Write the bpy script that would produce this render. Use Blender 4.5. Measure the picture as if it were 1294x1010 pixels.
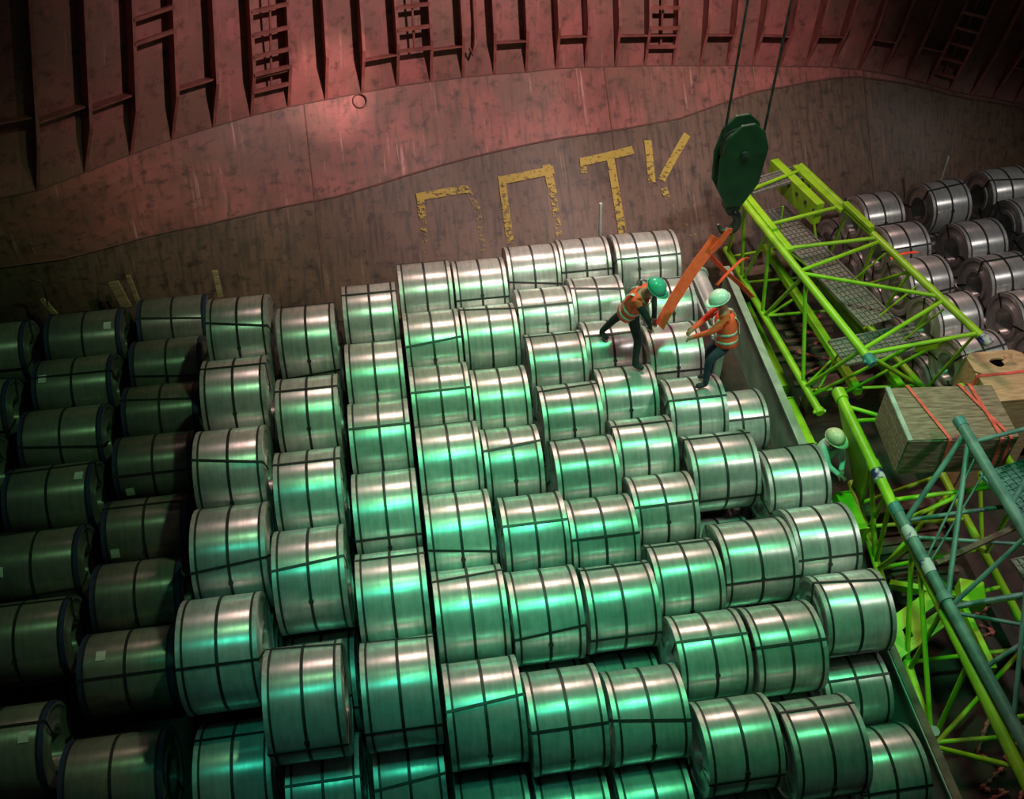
import bpy, bmesh, math, random
from mathutils import Vector, Matrix
random.seed(7)
for o in list(bpy.data.objects): bpy.data.objects.remove(o)
S = bpy.context.scene
C = S.collection
PI = math.pi
R_ = math.radians

# ------------------------------------------------------------------ camera, world, lights, exposure
cam_d = bpy.data.cameras.new('camera'); cam = bpy.data.objects.new('camera', cam_d); C.objects.link(cam)
cam.location = (0, 0, 12.55)
cam.rotation_euler = (R_(90 - 45.5), 0, R_(-8.5))
cam_d.sensor_fit = 'HORIZONTAL'; cam_d.sensor_width = 36.0; cam_d.lens = 36.0 * 1280.0 / 1294.0
cam_d.clip_end = 200
S.camera = cam

W = bpy.data.worlds.new('hold_ambient'); S.world = W; W.use_nodes = True
bg = W.node_tree.nodes['Background']; bg.inputs[0].default_value = (0.30, 0.42, 0.36, 1); bg.inputs[1].default_value = 0.035

def spot(name, loc, target, col, watts, deg, blend, radius):
    d = bpy.data.lights.new(name, 'SPOT'); d.color = col; d.energy = watts
    d.spot_size = R_(deg); d.spot_blend = blend; d.shadow_soft_size = radius
    o = bpy.data.objects.new(name, d); C.objects.link(o); o.location = loc
    o.rotation_euler = (Vector(target) - Vector(loc)).to_track_quat('-Z', 'Y').to_euler()
    return o
spot('green_floodlight', (3.4, 7.0, 16.5), (3.5, 9.0, 1.5), (0.14, 1.0, 0.40), 5200, 43, 0.6, 0.9)
spot('cyan_floodlight', (-0.4, 4.5, 16.0), (0.0, 6.6, 1.5), (0.05, 1.0, 0.62), 1500, 29, 0.7, 0.6)
spot('warm_floodlight', (3.6, 18.0, 12.5), (4.2, 8.5, 1.5), (1.0, 0.64, 0.57), 3900, 68, 0.7, 1.3)
spot('hull_floodlight', (5.4, 10.0, 12.5), (2.6, 18.0, 4.0), (1.0, 0.78, 0.73), 4800, 76, 0.9, 0.2)
spot('dim_floodlight', (2.8, 9.8, 14.0), (-4.6, 10.4, 0.6), (0.42, 1.0, 0.45), 1150, 55, 0.5, 0.2)
spot('hull_spotlight', (5.4, 10.0, 12.5), (-0.75, 17.6, 3.2), (1.0, 0.60, 0.54), 5500, 9, 0.9, 0.05)
spot('crane_floodlight', (12.0, 5.0, 13.5), (9.2, 10.4, 1.5), (1.0, 0.92, 0.86), 2500, 56, 0.5, 0.4)

vs = S.view_settings
vs.view_transform = 'Standard'; vs.look = 'None'; vs.gamma = 1.0; vs.use_curve_mapping = False
vs.exposure = 0.0

# ------------------------------------------------------------------ materials
MATS = {}
def nodes(name):
    m = bpy.data.materials.new(name); m.use_nodes = True
    nt = m.node_tree; b = nt.nodes['Principled BSDF']
    MATS[name] = m
    return m, nt, b
def N(nt, kind, **kw):
    n = nt.nodes.new(kind)
    for k, v in kw.items():
        if k in n.inputs.keys() if hasattr(n.inputs, 'keys') else False: n.inputs[k].default_value = v
        else: setattr(n, k, v)
    return n
def ramp(nt, stops):
    r = nt.nodes.new('ShaderNodeValToRGB'); e = r.color_ramp.elements
    while len(e) < len(stops): e.new(0.5)
    for i, (p, c) in enumerate(stops):
        e[i].position = p; e[i].color = (*c, 1) if len(c) == 3 else c
    return r
def coords(nt, out='Object', scale=(1, 1, 1)):
    tc = nt.nodes.new('ShaderNodeTexCoord'); mp = nt.nodes.new('ShaderNodeMapping')
    mp.inputs['Scale'].default_value = scale
    nt.links.new(tc.outputs[out], mp.inputs['Vector']); return mp
def noisy(name, c1, c2, scale=6, rough=(0.5, 0.7), metal=0.0, stretch=(1, 1, 1), bump=0.0, detail=6, coat=0.0, lo=0.35, hi=0.65):
    m, nt, b = nodes(name)
    mp = coords(nt, 'Object', stretch)
    n = nt.nodes.new('ShaderNodeTexNoise'); n.inputs['Scale'].default_value = scale; n.inputs['Detail'].default_value = detail
    nt.links.new(mp.outputs[0], n.inputs['Vector'])
    r = ramp(nt, [(lo, c1), (hi, c2)]); nt.links.new(n.outputs['Fac'], r.inputs[0])
    nt.links.new(r.outputs[0], b.inputs['Base Color'])
    mr = nt.nodes.new('ShaderNodeMapRange'); mr.inputs[3].default_value = rough[0]; mr.inputs[4].default_value = rough[1]
    nt.links.new(n.outputs['Fac'], mr.inputs[0]); nt.links.new(mr.outputs[0], b.inputs['Roughness'])
    b.inputs['Metallic'].default_value = metal
    if coat: b.inputs['Coat Weight'].default_value = coat
    if bump:
        bp = nt.nodes.new('ShaderNodeBump'); bp.inputs['Strength'].default_value = bump; bp.inputs['Distance'].default_value = 0.02
        nt.links.new(n.outputs['Fac'], bp.inputs['Height']); nt.links.new(bp.outputs[0], b.inputs['Normal'])
    return m

ANISO = 0.25
def coil_mat(name, base, dark, metal, r0, r1):
    """galvanised wrap: streaks run round the coil, a little smudged, tint differs from coil to coil"""
    m, nt, b = nodes(name)
    oi = nt.nodes.new('ShaderNodeObjectInfo')
    tc = nt.nodes.new('ShaderNodeTexCoord')
    add = nt.nodes.new('ShaderNodeVectorMath'); add.operation = 'ADD'
    nt.links.new(tc.outputs['Object'], add.inputs[0])
    sc = nt.nodes.new('ShaderNodeVectorMath'); sc.operation = 'SCALE'; sc.inputs['Scale'].default_value = 0
    cmb = nt.nodes.new('ShaderNodeCombineXYZ')
    mul = nt.nodes.new('ShaderNodeMath'); mul.operation = 'MULTIPLY'; mul.inputs[1].default_value = 37
    nt.links.new(oi.outputs['Random'], mul.inputs[0])
    for i in range(3): nt.links.new(mul.outputs[0], cmb.inputs[i])
    nt.links.new(cmb.outputs[0], add.inputs[1])
    mp = nt.nodes.new('ShaderNodeMapping'); mp.inputs['Scale'].default_value = (9, 1.2, 1.2)
    nt.links.new(add.outputs[0], mp.inputs['Vector'])
    n1 = nt.nodes.new('ShaderNodeTexNoise'); n1.inputs['Scale'].default_value = 2.2; n1.inputs['Detail'].default_value = 5
    nt.links.new(mp.outputs[0], n1.inputs['Vector'])
    n2 = nt.nodes.new('ShaderNodeTexNoise'); n2.inputs['Scale'].default_value = 9; n2.inputs['Detail'].default_value = 8
    nt.links.new(add.outputs[0], n2.inputs['Vector'])
    mx = nt.nodes.new('ShaderNodeMath'); mx.operation = 'MULTIPLY_ADD'; mx.inputs[1].default_value = 0.45
    nt.links.new(n2.outputs['Fac'], mx.inputs[0])
    h = nt.nodes.new('ShaderNodeMath'); h.operation = 'MULTIPLY'; h.inputs[1].default_value = 0.55
    nt.links.new(n1.outputs['Fac'], h.inputs[0]); nt.links.new(h.outputs[0], mx.inputs[2])
    r = ramp(nt, [(0.36, dark), (0.60, base)]); nt.links.new(mx.outputs[0], r.inputs[0])
    hs = nt.nodes.new('ShaderNodeHueSaturation')
    vr = nt.nodes.new('ShaderNodeMapRange'); vr.inputs[3].default_value = 0.82; vr.inputs[4].default_value = 1.12
    nt.links.new(oi.outputs['Random'], vr.inputs[0]); nt.links.new(vr.outputs[0], hs.inputs['Value'])
    nt.links.new(r.outputs[0], hs.inputs['Color']); nt.links.new(hs.outputs[0], b.inputs['Base Color'])
    mr = nt.nodes.new('ShaderNodeMapRange'); mr.inputs[3].default_value = r1; mr.inputs[4].default_value = r0
    nt.links.new(mx.outputs[0], mr.inputs[0]); nt.links.new(mr.outputs[0], b.inputs['Roughness'])
    b.inputs['Metallic'].default_value = metal
    b.inputs['Anisotropic'].default_value = 0.9
    tg = nt.nodes.new('ShaderNodeTangent'); tg.direction_type = 'RADIAL'; tg.axis = 'X'
    nt.links.new(tg.outputs[0], b.inputs['Tangent']); b.inputs['Anisotropic Rotation'].default_value = ANISO
    bp = nt.nodes.new('ShaderNodeBump'); bp.inputs['Strength'].default_value = 0.05; bp.inputs['Distance'].default_value = 0.01
    nt.links.new(n1.outputs['Fac'], bp.inputs['Height']); nt.links.new(bp.outputs[0], b.inputs['Normal'])
    return m

def hull_mat(name, c_main, c_alt, c_dirt, c_scratch, dirt_lo, grime=0.75):
    m, nt, b = nodes(name)
    uv = coords(nt, 'UV', (1, 1, 1))
    big = nt.nodes.new('ShaderNodeTexNoise'); big.inputs['Scale'].default_value = 1.1; big.inputs['Detail'].default_value = 9; big.inputs['Roughness'].default_value = 0.62
    nt.links.new(uv.outputs[0], big.inputs['Vector'])
    r1a = ramp(nt, [(0.38, c_alt), (0.62, c_main)]); nt.links.new(big.outputs['Fac'], r1a.inputs[0])
    wide = nt.nodes.new('ShaderNodeTexNoise'); wide.inputs['Scale'].default_value = 0.42; wide.inputs['Detail'].default_value = 7; wide.inputs['Roughness'].default_value = 0.65
    nt.links.new(uv.outputs[0], wide.inputs['Vector'])
    rw = ramp(nt, [(0.42, (0, 0, 0)), (0.56, (1, 1, 1))]); nt.links.new(wide.outputs['Fac'], rw.inputs[0])
    kw = nt.nodes.new('ShaderNodeMath'); kw.operation = 'MULTIPLY'; kw.inputs[1].default_value = grime
    nt.links.new(rw.outputs[0], kw.inputs[0])
    r1 = nt.nodes.new('ShaderNodeMix'); r1.data_type = 'RGBA'; r1.inputs['B'].default_value = (0.155, 0.088, 0.058, 1)
    nt.links.new(kw.outputs[0], r1.inputs['Factor']); nt.links.new(r1a.outputs[0], r1.inputs['A'])
    st = coords(nt, 'UV', (5.0, 0.7, 1)); sn = nt.nodes.new('ShaderNodeTexNoise'); sn.inputs['Scale'].default_value = 2.2; sn.inputs['Detail'].default_value = 8
    nt.links.new(st.outputs[0], sn.inputs['Vector'])
    r2 = ramp(nt, [(dirt_lo, (0, 0, 0)), (dirt_lo + 0.2, (1, 1, 1))]); nt.links.new(sn.outputs['Fac'], r2.inputs[0])
    m1 = nt.nodes.new('ShaderNodeMix'); m1.data_type = 'RGBA'; m1.inputs['B'].default_value = (*c_dirt, 1)
    nt.links.new(r2.outputs[0], m1.inputs['Factor']); nt.links.new(r1.outputs['Result'], m1.inputs['A'])
    # scratches: thin slanted lines
    tc = nt.nodes.new('ShaderNodeTexCoord'); mp = nt.nodes.new('ShaderNodeMapping'); mp.inputs['Scale'].default_value = (13, 0.55, 1); mp.inputs['Rotation'].default_value = (0, 0, R_(9))
    nt.links.new(tc.outputs['UV'], mp.inputs['Vector'])
    sc = nt.nodes.new('ShaderNodeTexNoise'); sc.inputs['Scale'].default_value = 1.0; sc.inputs['Detail'].default_value = 3
    nt.links.new(mp.outputs[0], sc.inputs['Vector'])
    r3 = ramp(nt, [(0.62, (0, 0, 0)), (0.70, (1, 1, 1))]); nt.links.new(sc.outputs['Fac'], r3.inputs[0])
    m2 = nt.nodes.new('ShaderNodeMix'); m2.data_type = 'RGBA'; m2.inputs['B'].default_value = (*c_scratch, 1)
    k = nt.nodes.new('ShaderNodeMath'); k.operation = 'MULTIPLY'
    msk = nt.nodes.new('ShaderNodeTexNoise'); msk.inputs['Scale'].default_value = 0.8; msk.inputs['Detail'].default_value = 4
    nt.links.new(uv.outputs[0], msk.inputs['Vector'])
    rm = ramp(nt, [(0.46, (0, 0, 0)), (0.60, (0.85, 0.85, 0.85))]); nt.links.new(msk.outputs['Fac'], rm.inputs[0])
    nt.links.new(rm.outputs[0], k.inputs[1])
    nt.links.new(r3.outputs[0], k.inputs[0])
    nt.links.new(k.outputs[0], m2.inputs['Factor']); nt.links.new(m1.outputs['Result'], m2.inputs['A'])
    # small dark pits
    pit = nt.nodes.new('ShaderNodeTexNoise'); pit.inputs['Scale'].default_value = 4.5; pit.inputs['Detail'].default_value = 9; pit.inputs['Roughness'].default_value = 0.68
    nt.links.new(uv.outputs[0], pit.inputs['Vector'])
    r4 = ramp(nt, [(0.52, (0, 0, 0)), (0.68, (1, 1, 1))]); nt.links.new(pit.outputs['Fac'], r4.inputs[0])
    m3 = nt.nodes.new('ShaderNodeMix'); m3.data_type = 'RGBA'; m3.inputs['B'].default_value = (*[c * 0.45 for c in c_dirt], 1)
    k2 = nt.nodes.new('ShaderNodeMath'); k2.operation = 'MULTIPLY'; k2.inputs[1].default_value = 0.95
    nt.links.new(r4.outputs[0], k2.inputs[0])
    nt.links.new(k2.outputs[0], m3.inputs['Factor']); nt.links.new(m2.outputs['Result'], m3.inputs['A'])
    nt.links.new(m3.outputs['Result'], b.inputs['Base Color'])
    b.inputs['Roughness'].default_value = 0.55
    bp = nt.nodes.new('ShaderNodeBump'); bp.inputs['Strength'].default_value = 0.35; bp.inputs['Distance'].default_value = 0.03
    nt.links.new(big.outputs['Fac'], bp.inputs['Height']); nt.links.new(bp.outputs[0], b.inputs['Normal'])
    return m

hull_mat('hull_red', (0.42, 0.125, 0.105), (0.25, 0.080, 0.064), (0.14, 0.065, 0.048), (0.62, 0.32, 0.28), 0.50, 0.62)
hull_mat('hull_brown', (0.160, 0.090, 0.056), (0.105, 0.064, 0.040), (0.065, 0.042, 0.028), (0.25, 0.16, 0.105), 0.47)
hull_mat('hull_side', (0.40, 0.110, 0.105), (0.24, 0.075, 0.065), (0.18, 0.065, 0.052), (0.42, 0.18, 0.15), 0.56, 0.7)
noisy('hull_frame', (0.20, 0.055, 0.047), (0.33, 0.10, 0.085), 5, (0.45, 0.65))
noisy('weld', (0.10, 0.05, 0.04), (0.18, 0.07, 0.05), 12)
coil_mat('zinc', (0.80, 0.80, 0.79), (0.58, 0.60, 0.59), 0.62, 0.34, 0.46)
coil_mat('zinc_dim_lit', (0.30, 0.30, 0.25), (0.22, 0.22, 0.185), 0.45, 0.34, 0.50)  # darker zinc: the dim light on these rows is put into the colour
noisy('zinc_edge', (0.40, 0.41, 0.40), (0.56, 0.56, 0.55), 14, (0.38, 0.5), 0.6)
noisy('pale_zinc', (0.62, 0.63, 0.62), (0.80, 0.80, 0.79), 14, (0.3, 0.45), 0.6)
noisy('navy_edge', (0.020, 0.030, 0.075), (0.035, 0.050, 0.12), 8, (0.35, 0.5))
noisy('strap_black', (0.008, 0.010, 0.010), (0.02, 0.022, 0.02), 20, (0.4, 0.6))
noisy('paper', (0.55, 0.58, 0.50), (0.72, 0.74, 0.66), 20, (0.7, 0.8))
noisy('floor_dark', (0.022, 0.014, 0.012), (0.07, 0.04, 0.032), 3, (0.7, 0.9), bump=0.4)
noisy('lime', (0.19, 0.44, 0.010), (0.30, 0.60, 0.018), 3, (0.32, 0.5), stretch=(1, 1, 1), lo=0.3, hi=0.55)
noisy('teal', (0.055, 0.15, 0.13), (0.13, 0.27, 0.23), 4, (0.35, 0.55))
noisy('teal_bright', (0.03, 0.16, 0.17), (0.07, 0.26, 0.25), 9, (0.4, 0.5))
noisy('blue_paint', (0.015, 0.03, 0.16), (0.45, 0.50, 0.50), 5, (0.4, 0.5), lo=0.5, hi=0.56)
noisy('grating', (0.15, 0.15, 0.125), (0.26, 0.26, 0.22), 30, (0.6, 0.8), 0.3)
noisy('sep_steel', (0.27, 0.36, 0.30), (0.42, 0.52, 0.44), 2.5, (0.45, 0.65), 0.3)
noisy('rust_steel', (0.10, 0.06, 0.045), (0.24, 0.19, 0.15), 4, (0.6, 0.8), 0.2)
noisy('crate_grey', (0.15, 0.10, 0.068), (0.29, 0.215, 0.155), 5, (0.65, 0.85), stretch=(1, 5, 5), bump=0.3)
noisy('ply', (0.43, 0.29, 0.14), (0.60, 0.44, 0.25), 5, (0.6, 0.8), stretch=(1, 4, 4))
noisy('timber', (0.22, 0.15, 0.07), (0.46, 0.36, 0.17), 4, (0.7, 0.85), stretch=(1, 8, 8))
noisy('timber_old', (0.07, 0.045, 0.03), (0.17, 0.115, 0.08), 4, (0.75, 0.9), stretch=(1, 8, 8))
noisy('orange_web', (0.95, 0.085, 0.03), (1.0, 0.125, 0.045), 14, (0.6, 0.75))
noisy('red_web', (0.55, 0.07, 0.05), (0.80, 0.14, 0.10), 10, (0.6, 0.75))
noisy('red_rust', (0.42, 0.09, 0.09), (0.60, 0.17, 0.16), 9, (0.6, 0.75))
noisy('hook_green', (0.006, 0.022, 0.013), (0.014, 0.045, 0.024), 3, (0.4, 0.55))
noisy('steel_dark', (0.03, 0.035, 0.035), (0.08, 0.085, 0.085), 8, (0.35, 0.55), 0.6)
noisy('pale_steel', (0.33, 0.42, 0.38), (0.55, 0.63, 0.57), 3, (0.4, 0.55), 0.3)
noisy('skin', (0.32, 0.18, 0.12), (0.38, 0.22, 0.15), 8, (0.5, 0.6))
noisy('cloth_dark', (0.010, 0.014, 0.018), (0.022, 0.027, 0.032), 9, (0.8, 0.9))
noisy('cloth_navy', (0.012, 0.018, 0.04), (0.03, 0.04, 0.075), 9, (0.8, 0.9))
noisy('cloth_teal', (0.40, 0.66, 0.62), (0.55, 0.80, 0.75), 5, (0.8, 0.9))
noisy('reflective', (0.42, 0.45, 0.40), (0.6, 0.62, 0.55), 20, (0.35, 0.5), 0.2)
noisy('helmet_teal', (0.06, 0.42, 0.32), (0.09, 0.50, 0.40), 4, (0.25, 0.3))
noisy('helmet_white', (0.72, 0.78, 0.74), (0.80, 0.84, 0.80), 4, (0.25, 0.3))
noisy('helmet_cream', (0.58, 0.58, 0.36), (0.70, 0.68, 0.45), 4, (0.3, 0.4))

def letter_mat():
    m, nt, b = nodes('letter_yellow')
    uv = coords(nt, 'UV', (1, 1, 1))
    n = nt.nodes.new('ShaderNodeTexNoise'); n.inputs['Scale'].default_value = 9; n.inputs['Detail'].default_value = 8; n.inputs['Roughness'].default_value = 0.7
    nt.links.new(uv.outputs[0], n.inputs['Vector'])
    at = nt.nodes.new('ShaderNodeAttribute'); at.attribute_name = 'wear'
    ad = nt.nodes.new('ShaderNodeMath'); ad.operation = 'SUBTRACT'
    nt.links.new(n.outputs['Fac'], ad.inputs[0]); nt.links.new(at.outputs['Fac'], ad.inputs[1])
    r = ramp(nt, [(0.0, (0, 0, 0)), (0.10, (1, 1, 1))]); nt.links.new(ad.outputs[0], r.inputs[0])
    k = nt.nodes.new('ShaderNodeMath'); k.operation = 'MULTIPLY'; k.inputs[1].default_value = 0.92
    nt.links.new(r.outputs[0], k.inputs[0]); nt.links.new(k.outputs[0], b.inputs['Alpha'])
    b.inputs['Base Color'].default_value = (0.50, 0.36, 0.055, 1); b.inputs['Roughness'].default_value = 0.6
letter_mat()

# ------------------------------------------------------------------ mesh helpers
def mesh(name, verts, faces, mat=None, smooth=False):
    me = bpy.data.meshes.new(name); me.from_pydata([tuple(v) for v in verts], [], faces); me.update()
    if mat: me.materials.append(MATS[mat])
    if smooth:
        for p in me.polygons: p.use_smooth = True
    return me
def link(name, me, parent=None, loc=(0, 0, 0), rot=(0, 0, 0)):
    o = bpy.data.objects.new(name, me); C.objects.link(o)
    if parent: o.parent = parent
    o.location = loc; o.rotation_euler = rot
    return o
def tag(o, label, cat, group=None, kind=None):
    o['label'] = label; o['category'] = cat
    if group: o['group'] = group
    if kind: o['kind'] = kind
    return o
def thing(name, label, cat, loc=(0, 0, 0), rot=(0, 0, 0), group=None):
    o = bpy.data.objects.new(name, None); C.objects.link(o); o.location = loc; o.rotation_euler = rot
    o.empty_display_size = 0.2
    return tag(o, label, cat, group)
class MB:
    def __init__(s): s.v = []; s.f = []; s.sm = []
    def add(s, vs, fs, smooth=False):
        b = len(s.v); s.v += [tuple(v) for v in vs]; s.f += [tuple(i + b for i in f) for f in fs]; s.sm += [smooth] * len(fs)
    def box(s, c, size, rot=None):
        hx, hy, hz = [q / 2 for q in size]
        P = [Vector((x, y, z)) for x in (-hx, hx) for y in (-hy, hy) for z in (-hz, hz)]
        if rot: P = [rot @ p for p in P]
        c = Vector(c)
        s.add([p + c for p in P], [(0, 1, 3, 2), (4, 6, 7, 5), (0, 4, 5, 1), (2, 3, 7, 6), (0, 2, 6, 4), (1, 5, 7, 3)])
    def bar(s, a, b, w, h, up=(0, 0, 1)):
        a, b = Vector(a), Vector(b); d = (b - a); L = d.length; d.normalize()
        u = Vector(up); sx = d.cross(u)
        if sx.length < 1e-4: sx = d.cross(Vector((0, 1, 0)))
        sx.normalize(); u = sx.cross(d).normalized()
        s.box((a + b) / 2, (L, w, h), Matrix((d, sx, u)).transposed())
    def tube(s, pts, r, n=10, cap=True):
        pts = [Vector(p) for p in pts]; rings = []
        rr = r if isinstance(r, (list, tuple)) else [r] * len(pts)
        prev = None
        for i, p in enumerate(pts):
            d = (pts[min(i + 1, len(pts) - 1)] - pts[max(i - 1, 0)]).normalized()
            if prev is None:
                a = d.cross(Vector((0, 0, 1)));
                if a.length < 1e-3: a = d.cross(Vector((0, 1, 0)))
            else: a = prev - d * prev.dot(d)
            a.normalize(); prev = a; b = d.cross(a)
            rings.append([p + (a * math.cos(2 * PI * k / n) + b * math.sin(2 * PI * k / n)) * rr[i] for k in range(n)])
        v = [q for ring in rings for q in ring]; f = []
        for i in range(len(pts) - 1):
            for k in range(n): f.append((i * n + k, i * n + (k + 1) % n, (i + 1) * n + (k + 1) % n, (i + 1) * n + k))
        s.add(v, f, True)
        if cap:
            s.add(rings[0], [tuple(range(n))[::-1]]); s.add(rings[-1], [tuple(range(n))])
    def ribbon(s, pts, w, t, side):
        """flat webbing along pts; side = direction of its width (vector or list)"""
        pts = [Vector(p) for p in pts]; v = []; n = len(pts)
        for i, p in enumerate(pts):
            d = (pts[min(i + 1, n - 1)] - pts[max(i - 1, 0)]).normalized()
            sd = Vector(side[i] if isinstance(side, list) else side); sd = (sd - d * sd.dot(d)).normalized(); nn = d.cross(sd)
            v += [p + sd * w / 2 + nn * t / 2, p - sd * w / 2 + nn * t / 2, p - sd * w / 2 - nn * t / 2, p + sd * w / 2 - nn * t / 2]
        f = [(i * 4 + k, i * 4 + (k + 1) % 4, i * 4 + 4 + (k + 1) % 4, i * 4 + 4 + k) for i in range(n - 1) for k in range(4)]
        f += [(3, 2, 1, 0), tuple(range(4 * n - 4, 4 * n))]
        s.add(v, f)
    def disc(s, c, axis, r, h, n=24):
        c = Vector(c); a = Vector(axis).normalized() * h / 2
        s.tube([c - a, c + a], r, n)
    def mesh(s, name, mat):
        me = mesh(name, s.v, s.f, mat)
        for p, q in zip(me.polygons, s.sm): p.use_smooth = q
        return me
    def build(s, name, mat, parent=None, loc=(0, 0, 0), rot=(0, 0, 0)):
        return link(name, s.mesh(name, mat), parent, loc, rot)
def bevel(o, w=0.01, seg=2):
    m = o.modifiers.new('bevel', 'BEVEL'); m.width = w; m.segments = seg; m.limit_method = 'ANGLE'; return o

# ------------------------------------------------------------------ the hold: floor and curved hull side
fb = MB(); fb.box((2.5, 10.2, -0.1), (26, 15.6, 0.2))
fl = fb.build('floor', 'floor_dark'); fl['kind'] = 'structure'

TIP = [(-8.0, 14.9, 3.0), (-7.2, 14.97, 3.0), (-6.42, 15.08, 3.0),
 (-5.67, 15.27, 3.0), (-4.97, 15.71, 3.0), (-4.27, 16.16, 3.0), (-3.6, 16.55, 3.0), (-2.9, 16.88, 3.0), (-2.24, 17.17, 3.0), (-1.57, 17.39, 3.0),
 (-0.88, 17.55, 3.0), (-0.2, 17.71, 3.0), (0.47, 17.86, 3.0), (1.12, 17.94, 3.0), (1.74, 18.01, 3.0), (2.36, 18.04, 3.0), (2.98, 18.04, 3.0),
 (3.58, 18.09, 3.0), (4.17, 18.16, 2.95), (4.79, 18.2, 2.89), (5.4, 18.24, 2.84), (5.97, 18.25, 2.8), (6.55, 18.26, 2.75), (7.1, 18.26, 2.71),
 (7.66, 18.27, 2.66), (8.22, 18.24, 2.61), (8.77, 18.24, 2.57), (9.32, 18.21, 2.53), (9.89, 18.12, 2.48), (10.35, 17.96, 2.44), (10.79, 17.77, 2.4),
 (11.18, 17.55, 2.36), (11.54, 17.31, 2.32), (11.92, 17.12, 2.29), (12.34, 17.0, 2.25), (12.75, 16.85, 2.2), (13.2, 16.6, 2.2), (13.6, 16.3, 2.2)]
LEAN = [0.16, 0.17, 0.18, 0.2, 0.19, 0.18, 0.16, 0.13, 0.11, 0.10, 0.07, 0.05, 0.03, 0.02, 0.01, 0.0, -0.01, -0.02, -0.03, -0.03, -0.02, 0.0, 0.03,
 0.06, 0.1, 0.15, 0.2, 0.24, 0.28, 0.32, 0.36, 0.39, 0.41, 0.42, 0.42, 0.42, 0.42, 0.42]
BASE = [(-9, 14.85), (-7.5, 14.85), (-4, 15.1), (0, 14.6), (4.2, 14.5), (6, 14.9), (8, 15.2), (10, 15.7), (12, 16.1), (14, 16.1)]
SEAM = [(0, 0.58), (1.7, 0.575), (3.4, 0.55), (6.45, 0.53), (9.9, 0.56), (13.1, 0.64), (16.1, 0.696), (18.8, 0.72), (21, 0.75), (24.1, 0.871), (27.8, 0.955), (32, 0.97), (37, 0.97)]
def lerp_tab(tab, x):
    if x <= tab[0][0]: return tab[0][1]
    for (a, p), (b, q) in zip(tab, tab[1:]):
        if x <= b: return p + (q - p) * (x - a) / (b - a)
    return tab[-1][1]
def tipu(u):
    i = max(0, min(len(TIP) - 2, int(u))); t = u - i
    return Vector(TIP[i]).lerp(Vector(TIP[i + 1]), t)
def leanu(u):
    i = max(0, min(len(LEAN) - 2, int(u))); t = u - i
    return LEAN[i] * (1 - t) + LEAN[i + 1] * t
def low(u, v):
    t = tipu(u); b = Vector((t.x, lerp_tab(BASE, t.x), 0)); return b.lerp(t, v)
def side(u, h): return tipu(u) + Vector((leanu(u), 0.35, 1)) * h
def normal(fn, u, v):
    e = 0.05; n = (fn(u + e, v) - fn(u - e, v)).cross(fn(u, v + e) - fn(u, v - e)); n.normalize()
    return n if n.y < 0 else -n
NU = len(TIP) - 1
wall = bpy.data.objects.new('wall_back', None); C.objects.link(wall); wall['kind'] = 'structure'
wall['label'] = 'curved red oxide ship side with frames above the coils'
def patch(name, fn, u0, u1, v0, v1, nu, nv, mat, vscale):
    vs_, fs, uvs = [], [], []
    for i in range(nu + 1):
        u = u0 + (u1 - u0) * i / nu
        a = v0(u) if callable(v0) else v0; b = v1(u) if callable(v1) else v1
        for j in range(nv + 1):
            v = a + (b - a) * j / nv; vs_.append(fn(u, v)); uvs.append((u * 0.62, v * vscale))
    for i in range(nu):
        for j in range(nv): fs.append((i * (nv + 1) + j, (i + 1) * (nv + 1) + j, (i + 1) * (nv + 1) + j + 1, i * (nv + 1) + j + 1))
    me = mesh(name, vs_, fs, mat, True); L = me.uv_layers.new(name='UVMap')
    for p in me.polygons:
        for li in p.loop_indices: L.data[li].uv = uvs[me.loops[li].vertex_index]
    o = link(name, me, wall)
    so = o.modifiers.new('thick', 'SOLIDIFY'); so.thickness = 0.03; so.offset = -1; so.use_rim = False
    return o
cuts = [0, 9.4, 18.6, 28.2, NU]
for a, b in zip(cuts, cuts[1:]):
    nu = int((b - a) * 3)
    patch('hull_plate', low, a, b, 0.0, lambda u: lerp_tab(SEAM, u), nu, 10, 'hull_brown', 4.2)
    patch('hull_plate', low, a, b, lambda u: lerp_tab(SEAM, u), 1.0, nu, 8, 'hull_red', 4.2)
    patch('hull_plate', side, a, b, 0.0, 4.6, nu, 8, 'hull_side', 1.0)
def strip_on(name, pts, fn, w, h, mat):
    m = MB(); P = [fn(u, v) + normal(fn, u, v) * h * 0.3 for u, v in pts]
    m.tube(P, w, 6); return m.build(name, mat, wall)
strip_on('weld_seam', [(u * 0.5, lerp_tab(SEAM, u * 0.5)) for u in range(0, 2 * NU + 1)], low, 0.018, 0.02, 'weld')
for u in (9.4, 18.6, 28.2):
    strip_on('weld_seam', [(u, v / 8) for v in range(0, 9)], low, 0.010, 0.01, 'weld')
strip_on('weld_seam', [(u * 0.5, 0.0) for u in range(0, 2 * NU + 1)], side, 0.012, 0.01, 'weld')

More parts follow.
